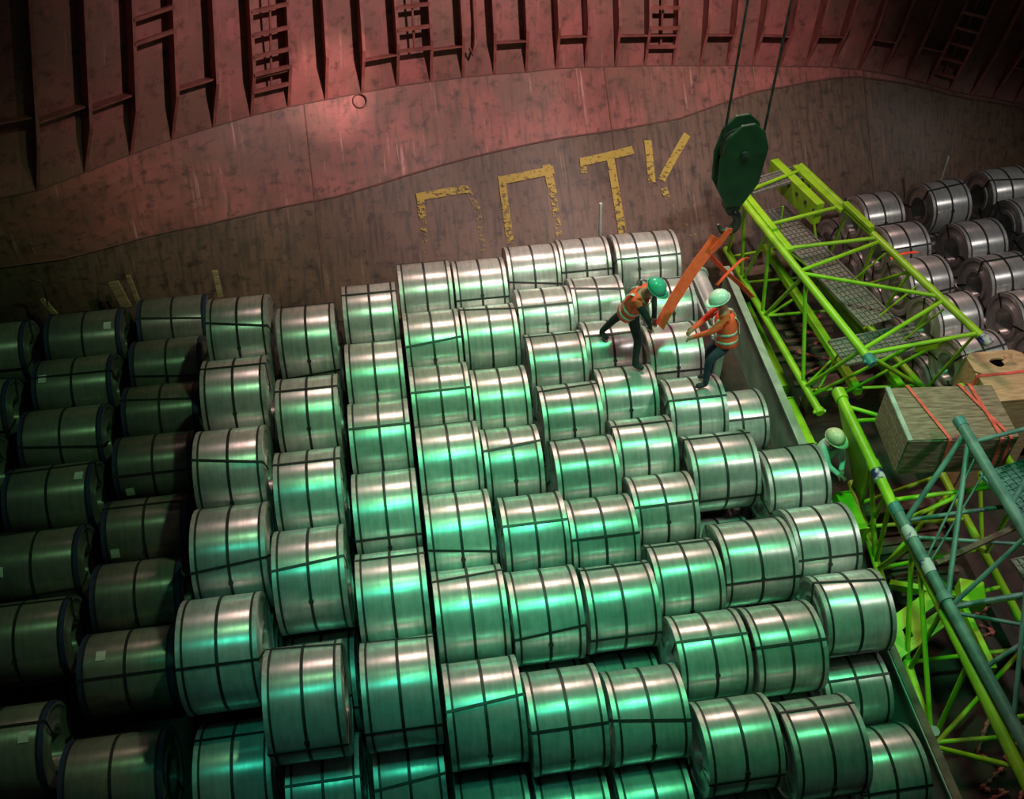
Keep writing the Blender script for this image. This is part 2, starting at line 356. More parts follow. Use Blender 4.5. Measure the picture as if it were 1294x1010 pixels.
# side frames: tapered webs with a narrow face bar
DEPTH = 0.36
def inner(u, h):
    d = DEPTH * min(1.0, max(0.02, h / 0.75)); n = normal(side, min(max(u, 0.1), NU - 0.1), 1.0)
    return side(u, h) + n * d
for i in range(NU + 1):
    m = MB(); hs = [0.0, 0.2, 0.45, 0.75, 1.1, 1.6, 2.4, 3.4, 4.6]
    tang = (side(min(i + 0.3, NU), 1) - side(max(i - 0.3, 0), 1)).normalized()
    v = []
    for h in hs:
        a = side(i, h) + normal(side, min(max(i, 0.1), NU - 0.1), 1.0) * -0.02; b = inner(i, h)
        v += [a - tang * 0.012, b - tang * 0.012, b + tang * 0.012, a + tang * 0.012]
    f = [(k * 4 + q, k * 4 + (q + 1) % 4, k * 4 + 4 + (q + 1) % 4, k * 4 + 4 + q) for k in range(len(hs) - 1) for q in range(4)]
    f += [(3, 2, 1, 0)]
    m.add(v, f)
    m.ribbon([inner(i, h) for h in hs], 0.055, 0.02, tang)
    m.build('frame', 'hull_frame', wall)
# tripping brackets: flat plates joining neighbouring frames
for i in [2, 3, 4, 6, 8, 11, 13, 15, 17, 19, 20, 22, 24, 26, 28, 30, 34]:
    h = 0.55 + 0.75 * max(0, (9 - i) / 9); hh = h
    m = MB(); P = []
    for t in (0.03, 0.97):
        u = i + t; a = side(u, hh); n = normal(side, min(max(u, 0.1), NU - 0.1), 1.0)
        P += [a - n * 0.02, a + n * 0.27, a + n * 0.27 + Vector((0, 0, 0.03)), a - n * 0.02 + Vector((0, 0, 0.03))]
    m.add(P, [(0, 1, 5, 4), (1, 2, 6, 5), (2, 3, 7, 6), (3, 0, 4, 7), (3, 2, 1, 0), (4, 5, 6, 7)])
    m.build('bracket', 'hull_frame', wall)
# climbing rungs between two frames, with a thin middle stile
def ladder(i, heights, stile=True):
    for h in heights:
        m = MB(); a, b = inner(i + 0.0, h), inner(i + 1.0, h); m.bar(a, b, 0.06, 0.055); m.build('ladder_rung', 'hull_frame', wall)
    if stile:
        m = MB(); m.tube([(inner(i + 0.5, h)) + Vector((0, 0.05, 0)) for h in (heights[0] - 0.05, 1.6, 2.6, 4.4)], 0.022, 8); m.build('ladder_stile', 'hull_frame', wall)
ladder(8, [0.42, 0.72, 1.00, 1.34, 1.70, 2.1, 2.5, 2.9])
ladder(5, [1.75, 2.1, 2.5, 2.9], False)
ladder(12, [0.62, 0.98, 1.34, 1.7, 2.1, 2.5])
ladder(20, [0.36, 0.70, 1.05, 1.4, 1.8, 2.2])
ladder(31, [0.22, 0.48, 0.74, 1.0, 1.26, 1.6, 2.0])
# hanging bracket hook and welded lashing ring on the plate
m = MB(); q0 = side(14.45, 1.5); n0 = Vector((0, -0.12, 0))
m.tube([side(14.45, 1.9) + n0, side(14.45, 1.0) + n0, side(14.42, 0.62) + n0 * 1.5, side(14.30, 0.48) + n0 * 2, side(14.22, 0.60) + n0 * 2], 0.03, 8); m.build('hanging_hook', 'hull_frame', wall)
m = MB(); c = low(10.9, 0.965); nn = normal(low, 10.9, 0.9)
tx = Vector((1, 0, 0)); ty = nn.cross(tx).normalized()
m.tube([c + nn * 0.03 + tx * 0.13 * math.cos(a) + ty * 0.13 * math.sin(a) for a in [2 * PI * k / 16 for k in range(17)]], 0.014, 6, False); m.build('lashing_ring', 'weld', wall)

# painted capital letters on the lower strake
def letter(name, strokes):
    vs_, fs, wears, uvs = [], [], [], []
    for pts, w, wear in strokes:
        # sample the stroke in (u, v); width laid across it on the plate
        sp = []
        for (a, b) in zip(pts, pts[1:]):
            for k in range(6): sp.append((a[0] + (b[0] - a[0]) * k / 6, a[1] + (b[1] - a[1]) * k / 6))
        sp.append(pts[-1]); P = [low(*q) for q in sp]; b0 = len(vs_); n = len(P)
        for i, p in enumerate(P):
            d = (P[min(i + 1, n - 1)] - P[max(i - 1, 0)]).normalized(); nn = normal(low, *sp[i]); s = d.cross(nn).normalized()
            for sg in (-1, 1):
                vs_.append(p + s * sg * w / 2 + nn * 0.035); wears.append(wear[0] + (wear[1] - wear[0]) * i / (n - 1)); qq = p + s * sg * w / 2; uvs.append((qq.x, qq.y + qq.z))
        for i in range(n - 1): fs.append((b0 + 2 * i, b0 + 2 * i + 1, b0 + 2 * i + 3, b0 + 2 * i + 2))
    me = mesh(name, vs_, fs, 'letter_yellow'); A = me.attributes.new('wear', 'FLOAT', 'POINT')
    for i, w in enumerate(wears): A.data[i].value = w
    L = me.uv_layers.new(name='UVMap')
    for l in me.loops: L.data[l.index].uv = uvs[l.vertex_index]
    return link(name, me, wall)
letter('painted_letter', [([(12.2, 0.513), (13.0, 0.52), (13.76, 0.525)], 0.15, (0.36, 0.45)), ([(12.31, 0.53), (12.31, 0.43)], 0.14, (0.38, 0.45)), ([(12.31, 0.43), (12.30, 0.2)], 0.12, (0.50, 0.55)), ([(13.72, 0.53), (14.01, 0.434), (14.02, 0.242)], 0.10, (0.46, 0.54))])
letter('painted_letter', [([(14.76, 0.545), (16.50, 0.572)], 0.16, (0.36, 0.38)), ([(14.84, 0.565), (14.88, 0.28)], 0.14, (0.36, 0.46)), ([(16.28, 0.595), (16.4, 0.466)], 0.16, (0.34, 0.42)), ([(16.4, 0.466), (16.43, 0.29)], 0.12, (0.46, 0.50))])
letter('painted_letter', [([(17.42, 0.593), (19.2, 0.625)], 0.16, (0.37, 0.37)), ([(17.5, 0.602), (17.48, 0.545)], 0.12, (0.40, 0.45)), ([(18.42, 0.615), (18.5, 0.27)], 0.16, (0.33, 0.43))])
letter('painted_letter', [([(19.74, 0.66), (19.70, 0.472)], 0.15, (0.36, 0.42)), ([(21.18, 0.672), (20.02, 0.475)], 0.15, (0.34, 0.42)), ([(20.07, 0.44), (20.18, 0.39)], 0.13, (0.42, 0.46)), ([(20.30, 0.36), (21.03, 0.179)], 0.10, (0.545, 0.57))])

# ------------------------------------------------------------------ steel coils
CACHE = {}
def ring_band(w0, w1, ra, rb, n=48):
    """closed ring between x=w0..w1, radii ra<rb"""
    m = MB()
    for (xa, qa), (xb, qb), sm in (((w0, rb), (w1, rb), True), ((w1, rb), (w1, ra), False), ((w1, ra), (w0, ra), True), ((w0, ra), (w0, rb), False)):
        v = []
        for k in range(n):
            c, s = math.cos(2 * PI * k / n), math.sin(2 * PI * k / n); v += [(xa, c * qa, s * qa), (xb, c * qb, s * qb)]
        m.add(v, [(2 * k, 2 * k + 1, 2 * ((k + 1) % n) + 1, 2 * ((k + 1) % n)) for k in range(n)], sm)
    return m
def coil_meshes(w, D, kind):
    key = (round(w, 3), round(D, 3), kind)
    if key in CACHE: return CACHE[key]
    R = D / 2 - 0.014; r = 0.235; n = 56; body = 'zinc' if kind == 'zinc' else 'zinc_dim_lit'; edge = 'zinc_edge' if kind == 'zinc' else 'navy_edge'
    # body: outer wrap, dished end covers, open eye
    prof = [(-w / 2 + 0.012, r), (-w / 2 + 0.004, r + 0.05), (-w / 2 + 0.02, r + 0.10), (-w / 2 + 0.02, R - 0.10), (-w / 2, R - 0.05), (-w / 2, R - 0.015), (-w / 2 + 0.015, R)]
    prof = prof + [(-x, q) for x, q in reversed(prof)]
    v, f = [], []
    for k in range(n):
        c, s = math.cos(2 * PI * k / n), math.sin(2 * PI * k / n)
        for x, q in prof: v.append((x, c * q, s * q))
    P = len(prof)
    for k in range(n):
        j = (k + 1) % n
        for i in range(P): f.append((k * P + i, k * P + (i + 1) % P, j * P + (i + 1) % P, j * P + i))
    B = mesh('coil_body', v, f, body)
    for p in B.polygons: p.use_smooth = abs(p.normal.x) < 0.5
    d = {'body': B}
    e = MB(); e1 = ring_band(-0.027, 0.027, R - 0.06, R + 0.006); d['edge'] = e1.mesh('edge_ring', edge)
    d['rim'] = ring_band(-0.013, 0.013, R - 0.01, R + 0.009).mesh('rim_shade_line', 'strap_black')  # dark line cast by the edge ring's rim, modelled as a black band
    d['mid'] = ring_band(-0.018, 0.018, R - 0.01, R + 0.008).mesh('band_strap', 'strap_black')
    for nm, skew in (('ax0', 0.0), ('ax1', 0.10), ('ax2', -0.07)):
        a = MB(); hw = w / 2 + 0.008; K = 6; sw = 0.016
        P1 = []
        for k in range(K + 1):
            t = -1 + 2 * k / K; an = skew * t; P1.append((t * (hw), -math.sin(an) * (R + 0.010), math.cos(an) * (R + 0.010)))
        a.ribbon(P1, 2 * sw, 0.007, (0, 1, 0))
        for sg in (-1, 1):
            an = skew * sg; y_, z_ = -math.sin(an), math.cos(an)
            a.bar((sg * hw, y_ * (R + 0.01), z_ * (R + 0.01)), (sg * hw, y_ * (r - 0.01), z_ * (r - 0.01)), 0.007, 2 * sw, (0, z_, -y_))
        d[nm] = a.mesh('eye_strap', 'strap_black')
    d['eye'] = ring_band(-0.012, 0.012, r - 0.004, r + 0.06, 32).mesh('eye_ring', 'pale_zinc')
    s = MB(); s.disc((0, 0, R + 0.012), (0, 0, 1), 0.032, 0.016, 10); d['seal'] = s.mesh('strap_seal', 'strap_black')
    g = MB(); aw = 0.12
    lv = []
    for k in range(5):
        an = -0.12 + 0.24 * k / 4
        for x in (-0.06, 0.06): lv += [(x, -math.sin(an) * (R + 0.004), math.cos(an) * (R + 0.004)), (x, -math.sin(an) * (R + 0.009), math.cos(an) * (R + 0.009))]
    lf = []
    for k in range(4):
        b = k * 4; lf += [(b + 1, b + 3, b + 7, b + 5), (b, b + 4, b + 6, b + 2), (b, b + 1, b + 5, b + 4), (b + 2, b + 6, b + 7, b + 3)]
    lf += [(0, 2, 3, 1), (16, 17, 19, 18)]
    d['tag'] = mesh('paper_label', lv, lf, 'paper')
    CACHE[key] = d; return d
def coil(x, y, z, w, D, kind, label, group, bands=1, tagpos=None, eye=3, name='steel_coil', yaw=0.0):
    R = D / 2; d = coil_meshes(w, D, kind)
    t = thing(name, label, 'steel coil', (x, y, z - R), (0, 0, yaw), group)
    ph = random.uniform(0, 2 * PI / eye)
    up = (0, 0, R)
    link('coil_body', d['body'], t, up, (ph, 0, 0))
    off = 0.028
    for sg in (-1, 1):
        link('edge_ring', d['edge'], t, (sg * (w / 2 - off), 0, R))
        link('rim_shade_line', d['rim'], t, (sg * (w / 2 - off - 0.041), 0, R))
    for k in range(bands):
        xb = 0 if bands == 1 else (-w / 6 if k == 0 else w / 6)
        link('band_strap', d['mid'], t, (xb, 0, R))
    for k in range(eye):
        link('eye_strap', d[random.choice(('ax0', 'ax0', 'ax1', 'ax2'))], t, up, (ph + 2 * PI * k / eye + random.uniform(-0.15, 0.15), 0, 0))
    # seal of the middle strap faces the near side on many coils
    if random.random() < 0.6: link('strap_seal', d['seal'], t, (0 if bands == 1 else -w / 6, 0, R), (random.uniform(0.9, 1.45), 0, 0))
    if yaw:
        for sg in (-1, 1): link('eye_ring', d['eye'], t, (sg * (w / 2 - 0.004), 0, R))
    if tagpos: link('paper_label', d['tag'], t, (tagpos[0], 0, R), (tagpos[1], 0, 0))
    return t
ORD = ['first', 'second', 'third', 'fourth', 'fifth', 'sixth', 'seventh', 'eighth', 'ninth', 'tenth', 'eleventh', 'twelfth']
# rows run from the hull towards the viewer; counted from the green crane
ROWS = [  # key, x, width, diameter, kind, upper?, y list, per-coil x offsets
 ('L', 5.23, 0.88, 1.06, 'zinc', True, [8.57, 7.48, 6.39]),
 ('K', 4.205, 0.86, 1.12, 'zinc', True, [13.60, 12.43, 11.27, 10.04, 8.87, 7.31, 6.01, 4.71]),
 ('J', 3.295, 0.87, 1.07, 'zinc', True, [13.79, 12.71, 11.60, 10.51, 9.41, 8.32, 7.16, 6.06, 4.91]),
 ('I', 2.375, 0.885, 1.10, 'zinc', True, [13.66, 12.48, 11.36, 10.20, 9.09, 7.99, 6.88, 5.45]),
 ('H', 1.415, 0.86, 1.18, 'zinc', True, [13.18, 11.98, 10.53, 9.30, 8.03, 6.83, 5.45]),
 ('G', 0.51, 0.86, 1.22, 'zinc', True, [13.13, 11.88, 10.63, 9.40, 8.14, 6.91, 5.62]),
 ('F', -0.405, 0.845, 1.26, 'zinc', True, [12.60, 11.19, 9.91, 8.59, 7.21, 5.94]),
 ('E', -1.385, 0.87, 1.32, 'zinc', True, [12.08, 10.49, 9.00, 7.66, 5.94]),
 ('D', -2.41, 0.91, 1.36, 'zinc', True, [12.34, 10.92, 9.48, 8.10, 6.72]),
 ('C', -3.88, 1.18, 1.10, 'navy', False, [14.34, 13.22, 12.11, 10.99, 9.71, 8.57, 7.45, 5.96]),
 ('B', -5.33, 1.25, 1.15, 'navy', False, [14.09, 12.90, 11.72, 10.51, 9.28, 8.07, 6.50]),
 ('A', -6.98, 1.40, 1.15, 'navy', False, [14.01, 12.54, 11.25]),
]
DX = {('K', 0): (0.12, 1.10, 1.18), ('K', 1): (0.24, 0.80, 1.10), ('K', 4): (0.06, 0.95, 1.12), ('K', 5): (0.05, 0.96, 1.12),
      ('H', 2): (-0.03, .82, 1.18), ('H', 3): (-0.04, .80, 1.18), ('H', 4): (0.06, .84, 1.18), ('D', 3): (0.06, .91, 1.36), ('E', 4): (-0.07, .86, 1.32)}
TAGS = {('B', 0): (0.42, 0.35), ('B', 1): (-0.45, 0.35), ('B', 3): (0.45, 0.05), ('B', 4): (-0.42, 0.62), ('B', 6): (0.40, 0.2), ('C', 3): (-0.38, 1.35), ('C', 4): (-0.42, 1.1), ('A', 1): (0.5, 0.6), ('C', 6): (-0.3, 0.1)}
SURF = {}
for ri, (key, x, w, D, kind, upper, ys) in enumerate(ROWS):
    rown = ORD[ri]
    R = D / 2
    if upper:
        lows = [ys[0] + D * 0.52] + [(a + b) / 2 for a, b in zip(ys, ys[1:])] + [ys[-1] - D * 0.55]
        if key == 'L': lows = [10.62, 9.15, 8.02, 6.93, 5.82, 4.72]
        if key in 'KJ': lows = lows[1:]
        lows[-1] = {'D': 5.71, 'E': 5.37, 'F': 5.40, 'G': 4.76, 'H': 4.74, 'I': 4.72}.get(key, lows[-1])
        # keep the lower tier free of overlaps
        for _ in range(60):
            for k in range(len(lows) - 1):
                gap = D * 1.004 - (lows[k] - lows[k + 1])
                if gap > 0:
                    e = 0.0 if (k + 1 == len(lows) - 1 and key in 'DEFGHI') else gap / 2
                    lows[k] += gap - e; lows[k + 1] -= e
        for jl, yl in enumerate(lows):
            coil(x - 0.01, yl, R, w * 0.97, D, kind, f'lower tier coil, {ORD[jl]} from the hull beneath the {rown} row from the crane', f'lower tier coils of the {rown} row from the crane')
    for i, y in enumerate(ys):
        ox, ww, dd = DX.get((key, i), (0.0, w, D))
        z = R
        if upper:
            z = R + max([math.sqrt(((D + dd) / 2) ** 2 - (y - l) ** 2) for l in lows if abs(y - l) < (D + dd) / 2]) + 0.004
        if upper: lab = f'silver strapped coil, {ORD[i]} from the hull in the {rown} row from the crane'
        else: lab = f'dim-lit blue-rimmed coil, {ORD[i]} from the hull in the {rown} row from the crane'
        coil(x + ox, y, z, ww, dd, kind, lab, f'coils of the {rown} row from the crane', 2 if (key, i) == ('K', 0) else 1, TAGS.get((key, i)))
        SURF[(key, i)] = (x + ox, y, z, dd / 2)
# the heap beyond the crane
HEAP = [('row beside the crane', 9.02, 0.80, 0.98, [14.60, 13.61, 12.62, 11.63, 10.64]), ('second row behind the crane', 10.42, 0.80, 0.98, [14.80, 13.50, 12.515, 11.53, 10.54]), ('third row behind the crane', 11.75, 0.84, 0.98, [15.05, 14.06, 13.07, 12.08, 11.09]), ('outermost row behind the crane', 13.0, 0.84, 0.98, [14.75, 13.75])]
for hn, x, w, D, ys in HEAP:
    R = D / 2; lows = [a - D / 2 for a in ys]; lows = [ys[0] + D / 2] + lows
    for k in range(1, len(lows)):
        if lows[k - 1] - lows[k] < D * 1.003: lows[k] = lows[k - 1] - D * 1.003
    if hn.startswith('row'): lows = lows[:-1]
    for j, yl in enumerate(lows):
        coil(x - 0.12 + 0.03 * (j % 2), yl, R, w * 0.95, D, 'zinc', f'lower tier coil with open eye, {ORD[j]} from hull in the {hn}', f'lower heap coils, {hn}', yaw=R_(5.5))
    for i, y in enumerate(ys):
        z = R + max([math.sqrt(D * D - (y - l) ** 2) for l in lows if abs(y - l) < D]) + 0.004
        coil(x + 0.05 * (i % 2), y, z, w, D, 'zinc', f'upper grey coil with open eye, {ORD[i]} from hull in the {hn}', f'upper heap coils, {hn}', yaw=R_(5.5))

# ------------------------------------------------------------------ separator plate between coils and crane
t = thing('separator_plate', 'long grey green steel divider plate standing between coils and crane', 'divider', (5.95, 9.0, 0))
def sx(y): return 5.80 + 0.0285 * (y - 5) 
m = MB(); m.bar((sx(14.0) - 5.95, 5.0, 0.5), (sx(3.6) - 5.95, -5.4, 0.5), 0.03, 1.0); bevel(m.build('plate', 'sep_steel', t), 0.004)
m = MB(); m.bar((sx(14.0) - 5.95, 5.0, 1.02), (sx(3.6) - 5.95, -5.4, 1.02), 0.13, 0.04); bevel(m.build('top_flange', 'sep_steel', t), 0.006)
m = MB(); m.bar((sx(6.6) - 5.95, -2.4, 1.05), (sx(3.6) - 5.95, -5.4, 1.05), 0.10, 0.03); bevel(m.build('rusty_capping', 'rust_steel', t), 0.004)
for k in range(8):
    y = 13.4 - k * 1.25; m = MB(); m.box((sx(y) + 0.05 - 5.95, y - 9.0, 0.5), (0.09, 0.02, 0.99)); m.build('stiffener', 'sep_steel', t)

# ------------------------------------------------------------------ lime lattice boom (box section) lying beside the coils
V = Vector
def chordpt(a, b, t): return V(a).lerp(V(b), t)
def rod(parent, base, a, b, r, name='lattice_bar', mat='lime', n=8):
    m = MB(); m.tube([V(a) - V(base), V(b) - V(base)], r, n); return m.build(name, mat, parent)
b0 = (7.2, 12.0, 0.0)
boom = thing('lattice_boom', 'lime green box lattice boom section lying between divider and coil heap', 'crane section', b0)
A0, A1 = V((6.0, 14.06, 2.6)), V((6.62, 9.79, 2.6)); B0, B1 = V((7.39, 14.68, 2.6)), V((8.45, 9.94, 2.6))
C0, C1 = V((6.22, 14.55, 1.0)), V((6.44, 10.30, 1.0)); D0, D1 = V((7.55, 14.75, 1.0)), V((8.30, 10.35, 1.0))
for a, b in ((A0, A1), (B0, B1), (C0, C1), (D0, D1)): rod(boom, b0, a, b, 0.062, 'chord', n=12)
A_ = lambda t: A0.lerp(A1, t); B_ = lambda t: B0.lerp(B1, t); C_ = lambda t: C0.lerp(C1, t); D_ = lambda t: D0.lerp(D1, t)
top = [(A_(.02), B_(.02)), (A_(.24), B_(.27)), (A_(.39), B_(.47)), (A_(.53), B_(.49)), (A_(.54), B_(.80)), (A_(.97), B_(.82)), (A_(.99), B_(.985))]
left = [(A_(.05), C_(.03)), (A_(.08), C_(.20)), (A_(.28), C_(.22)), (A_(.30), C_(.44)), (A_(.56), C_(.46)), (A_(.58), C_(.86)), (A_(.97), C_(.88))]
right = [(B_(.03), D_(.05)), (B_(.05), D_(.24)), (B_(.30), D_(.26)), (B_(.47), D_(.48)), (B_(.66), D_(.62)), (B_(.66), D_(.40)), (B_(.80), D_(.80)), (B_(.98), D_(.98))]
bot = [(C_(.06), D_(.06)), (C_(.24), D_(.28)), (C_(.46), D_(.50)), (C_(.47), D_(.30)), (C_(.88), D_(.60)), (C_(.90), D_(.95))]
for a, b in top + left: rod(boom, b0, a, b, 0.032)
for a, b in right + bot: rod(boom, b0, a, b, 0.026)
for a, b in ((V((6.9, 14.35, 1.12)), V((7.15, 10.45, 1.12))), (V((7.45, 14.4, 1.12)), V((7.85, 10.45, 1.12)))):
    m = MB(); m.bar(a - V(b0), b - V(b0), 0.12, 0.14); bevel(m.build('longitudinal_beam', 'lime', boom), .008)
# end frame legs and cross ties
E0 = A_(.985); E1 = B_(.985)
for a, b, r in ((E0, D_(.96), .035), (A_(.985).lerp(B_(.985), .45), C_(.93), .03), (A_(.985).lerp(B_(.985), .75), C_(.93).lerp(D_(.96), .3), .026)):
    rod(boom, b0, a, b, r)
m = MB(); m.bar(E0.lerp(E1, .46) - V(b0) + V((0, 0, -.1)), E0.lerp(E1, .66) - V(b0) + V((0, 0, -.1)), 0.03, 0.12); m.build('name_plate', 'lime', boom)
# lug plates along the back half of the top chords
for a, b, o in ((A_(.0), A_(.28), V((0.11, 0.0, 0.03))), (A_(.27), A_(.40), V((0.14, 0, -.02))), (B_(0.0), B_(.30), V((-0.10, 0, .0))), (B_(.28), B_(.44), V((-.02, 0, .09)))):
    m = MB(); m.bar(a + o - V(b0), b + o - V(b0), 0.11, 0.07); bevel(m.build('lug_plate', 'lime', boom), 0.01)
m = MB(); m.box(B_(.10) + V((-.32, .05, -.22)) - V(b0), (0.16, 1.5, 0.42), Matrix.Rotation(R_(12.6), 3, 'Z')); bevel(m.build('side_panel', 'lime', boom), 0.012)
for k in range(5):
    p = B_(.03 + .055 * k) + V((-.405, .05, -.15)); m = MB(); m.disc(p - V(b0), (1, 0, 0), 0.035, 0.03, 10); m.build('bolt', 'steel_dark', boom)
# fittings on the chord ends
for p, q, mt in ((A1, V((.03, -.16, -.03)), 'teal_bright'), (B1, V((.05, -.16, -.03)), 'blue_paint'), (C1, V((0, -.1, 0)), 'lime'), (D1, V((.03, -.12, 0)), 'blue_paint')):
    m = MB(); m.tube([p - V(b0), p + q * 0.4 - V(b0), p + q - V(b0)], [0.075, 0.085, 0.06], 12); m.build('end_fitting', mt, boom)
    m = MB(); m.tube([p + q * .6 - V((.1, 0, 0)) - V(b0), p + q * .6 + V((.1, 0, 0)) - V(b0)], 0.03, 8); m.build('connecting_pin', mt, boom)
# mesh walkway inside the boom
def grate(parent, base, P, Q, width, z, mat='grating', step=0.11):
    P, Q = V(P), V(Q); d = Q - P; L = d.length; d.normalize(); s = V((-d.y, d.x, 0))
    root = None
    m = MB(); m.bar(P - V(base) - V((0, 0, .012)), Q - V(base) - V((0, 0, .012)), width, 0.008); root = m.build('walkway_sheet', mat, parent)
    m = MB()
    k = 0.0
    while k < L:
        c = P + d * k - V(base); m.bar(c - s * width / 2, c + s * width / 2, 0.014, 0.02); k += step
    for q in range(-3, 4):
        o = s * width * q / 6.3; m.bar(P + o - V(base), Q + o - V(base), 0.012, 0.024)
    g = m.build('walkway_mesh', mat, root); g['kind'] = 'stuff'
    for sg in (-1, 1):
        m = MB(); o = s * width / 2 * sg; m.bar(P + o - V(base), Q + o - V(base), 0.03, 0.05); m.build('walkway_edge', mat, root)
    return root
grate(boom, b0, (6.85, 14.35, 1.95), (7.55, 11.15, 1.95), 0.55, 1.95)
grate(boom, b0, (6.75, 10.75, 1.75), (8.25, 10.95, 1.75), 0.55, 1.75)
grate(boom, b0, (6.25, 14.2, 2.55), (7.3, 14.55, 2.55), 0.35, 2.55)
for p, q in (((6.75, 13.6, 1.92), (6.7, 13.6, 2.55)), ((7.0, 12.6, 1.92), (6.35, 12.4, 2.55)), ((7.5, 12.2, 1.92), (7.9, 12.1, 2.55)), ((7.6, 11.3, 1.9), (8.1, 11.3, 2.5)), ((7.9, 10.9, 1.72), (8.25, 10.7, 2.5)), ((6.9, 10.9, 1.72), (6.5, 10.6, 1.0))):
    rod(boom, b0, p, q, 0.016)

# lower base section, same lime paint, nearer the viewer
b1 = (7.0, 6.8, 0.0)
base = thing('lattice_boom', 'lime green lattice crane base with gusset plates lying in front of the boom', 'crane section', b1)
E0, E1 = V((6.40, 9.86, 1.84)), V((6.19, 3.7, 1.84)); G0, G1 = V((6.72, 9.24, 0.40)), V((5.95, 3.9, 0.40))
F0, F1 = V((8.25, 9.7, 1.84)), V((8.2, 3.7, 1.84)); H0, H1 = V((8.2, 9.4, 0.40)), V((8.0, 3.9, 0.40))
E_ = lambda t: E0.lerp(E1, t); G_ = lambda t: G0.lerp(G1, t); F_ = lambda t: F0.lerp(F1, t); H_ = lambda t: H0.lerp(H1, t)
rod(base, b1, E0, E1, 0.075, 'chord', n=12); rod(base, b1, G0, G1, 0.06, 'chord', n=12); rod(base, b1, F0, F1, 0.065, 'chord', n=12); rod(base, b1, H0, H1, 0.06, 'chord', n=12)
web = [(G_(.02), E_(.20)), (G_(.27), E_(.22)), (G_(.28), E_(.34)), (G_(.30), E_(.46)), (G_(.58), E_(.46)), (G_(.78), E_(.50)), (G_(.79), E_(.74)), (G_(.80), E_(.95)), (G_(.18), E_(.32)), (G_(.60), E_(.62))]
cross = [(G_(.08), H_(.04)), (G_(.30), H_(.30)), (G_(.31), H_(.10)), (G_(.58), H_(.60)), (G_(.79), H_(.82)), (G_(.80), H_(.58)), (E_(.10), F_(.10)), (E_(.05), F_(.22)), (E_(.34), F_(.32)), (E_(.40), F_(.28)), (E_(.62), F_(.60)), (E_(.86), F_(.85)), (F_(.1), H_(.3)), (F_(.33), H_(.32)), (F_(.35), H_(.6)), (F_(.62), H_(.62)), (F_(.64), H_(.85)), (G_(.16), H_(.2)), (G_(.45), H_(.42))]
for a, b in web: rod(base, b1, a, b, 0.035)
for a, b in cross: rod(base, b1, a, b, 0.032)
def plate(parent, basep, pts, th, name, mat, nrm=None):
    P = [V(p) - V(basep) for p in pts]; n = (P[1] - P[0]).cross(P[2] - P[0]).normalized() * th / 2; k = len(P)
    m = MB(); m.add([p + n for p in P] + [p - n for p in P], [tuple(range(k)), tuple(range(2 * k - 1, k - 1, -1))] + [(i, i + k, (i + 1) % k + k, (i + 1) % k) for i in range(k)])
    return m.build(name, mat, parent)
plate(base, b1, [E_(.01) + V((-.04, 0, .02)), E_(.23) + V((-.04, 0, 0)), E_(.24) + V((0, 0, -.25)), G_(.10) + V((0, 0, .1)), G_(.02) + V((-.05, .05, .3))], 0.05, 'gusset_plate', 'lime')
rod(base, b1, E_(0.0) + V((0, .0, 0)), E_(.03), 0.10, 'chord_collar', n=12); rod(base, b1, E_(.23), E_(.255), 0.09, 'chord_collar', n=12)
m = MB(); m.disc(E0 - V(b1) + V((-.02, .03, .0)), (0, 1, 0), 0.05, 0.05, 14); m.build('pin_hole', 'steel_dark', base)
# big slotted foot bracket
q0, q1, q2, q3 = V((6.10, 6.60, .55)), V((7.13, 7.04, .75)), V((7.12, 6.60, .75)), V((6.12, 6.20, .50))
def frame_plate(parent, basep, q, holes, th, name, mat):
    """quad plate with openings, as a grid of cells (holes left out)"""
    nu, nv = 10, 5; m = MB(); n = (V(q[1]) - V(q[0])).cross(V(q[3]) - V(q[0])).normalized() * th / 2
    g = lambda u, v: (V(q[0]).lerp(V(q[1]), u)).lerp(V(q[3]).lerp(V(q[2]), u), v) - V(basep)
    for i in range(nu):
        for j in range(nv):
            if (i, j) in holes: continue
            c = [g(i / nu, j / nv), g((i + 1) / nu, j / nv), g((i + 1) / nu, (j + 1) / nv), g(i / nu, (j + 1) / nv)]
            m.add([p + n for p in c] + [p - n for p in c], [(0, 1, 2, 3), (7, 6, 5, 4), (0, 4, 5, 1), (1, 5, 6, 2), (2, 6, 7, 3), (3, 7, 4, 0)])
    return m.build(name, mat, parent)
frame_plate(base, b1, [q0, q1, q2, q3], {(5, 2), (6, 2), (7, 2), (2, 2), (2, 3)}, 0.06, 'foot_bracket', 'lime')
for a, b in ((q0, q1), (q3, q2)):
    m = MB(); m.bar(a - V(b1), b - V(b1), 0.12, 0.05); m.build('bracket_flange', 'lime', base)
m = MB(); m.bar(G_(.36) + V((.08, 0, .06)) - V(b1), F_(.50) + V((-.9, 0, -1.0)) - V(b1), 0.09, 0.12); m.build('cross_beam', 'lime', base)
m = MB(); m.box(V((7.1, 6.55, 1.2)) - V(b1), (0.32, 0.36, 0.22), Matrix.Rotation(R_(-20), 3, 'Z')); bevel(m.build('winch_housing', 'lime', base), 0.02)
m = MB(); m.bar(V((6.95, 6.5, 1.15)) - V(b1), V((6.9, 5.5, 1.15)) - V(b1), 0.08, 0.12); bevel(m.build('longitudinal_beam', 'lime', base), 0.01)
for p in (E_(.255), G_(.36)):
    m = MB(); m.tube([p + V((0, .03, 0)) - V(b1), p + V((-.01, -.18, 0)) - V(b1)], 0.082, 12); m.build('end_fitting', 'blue_paint', base)

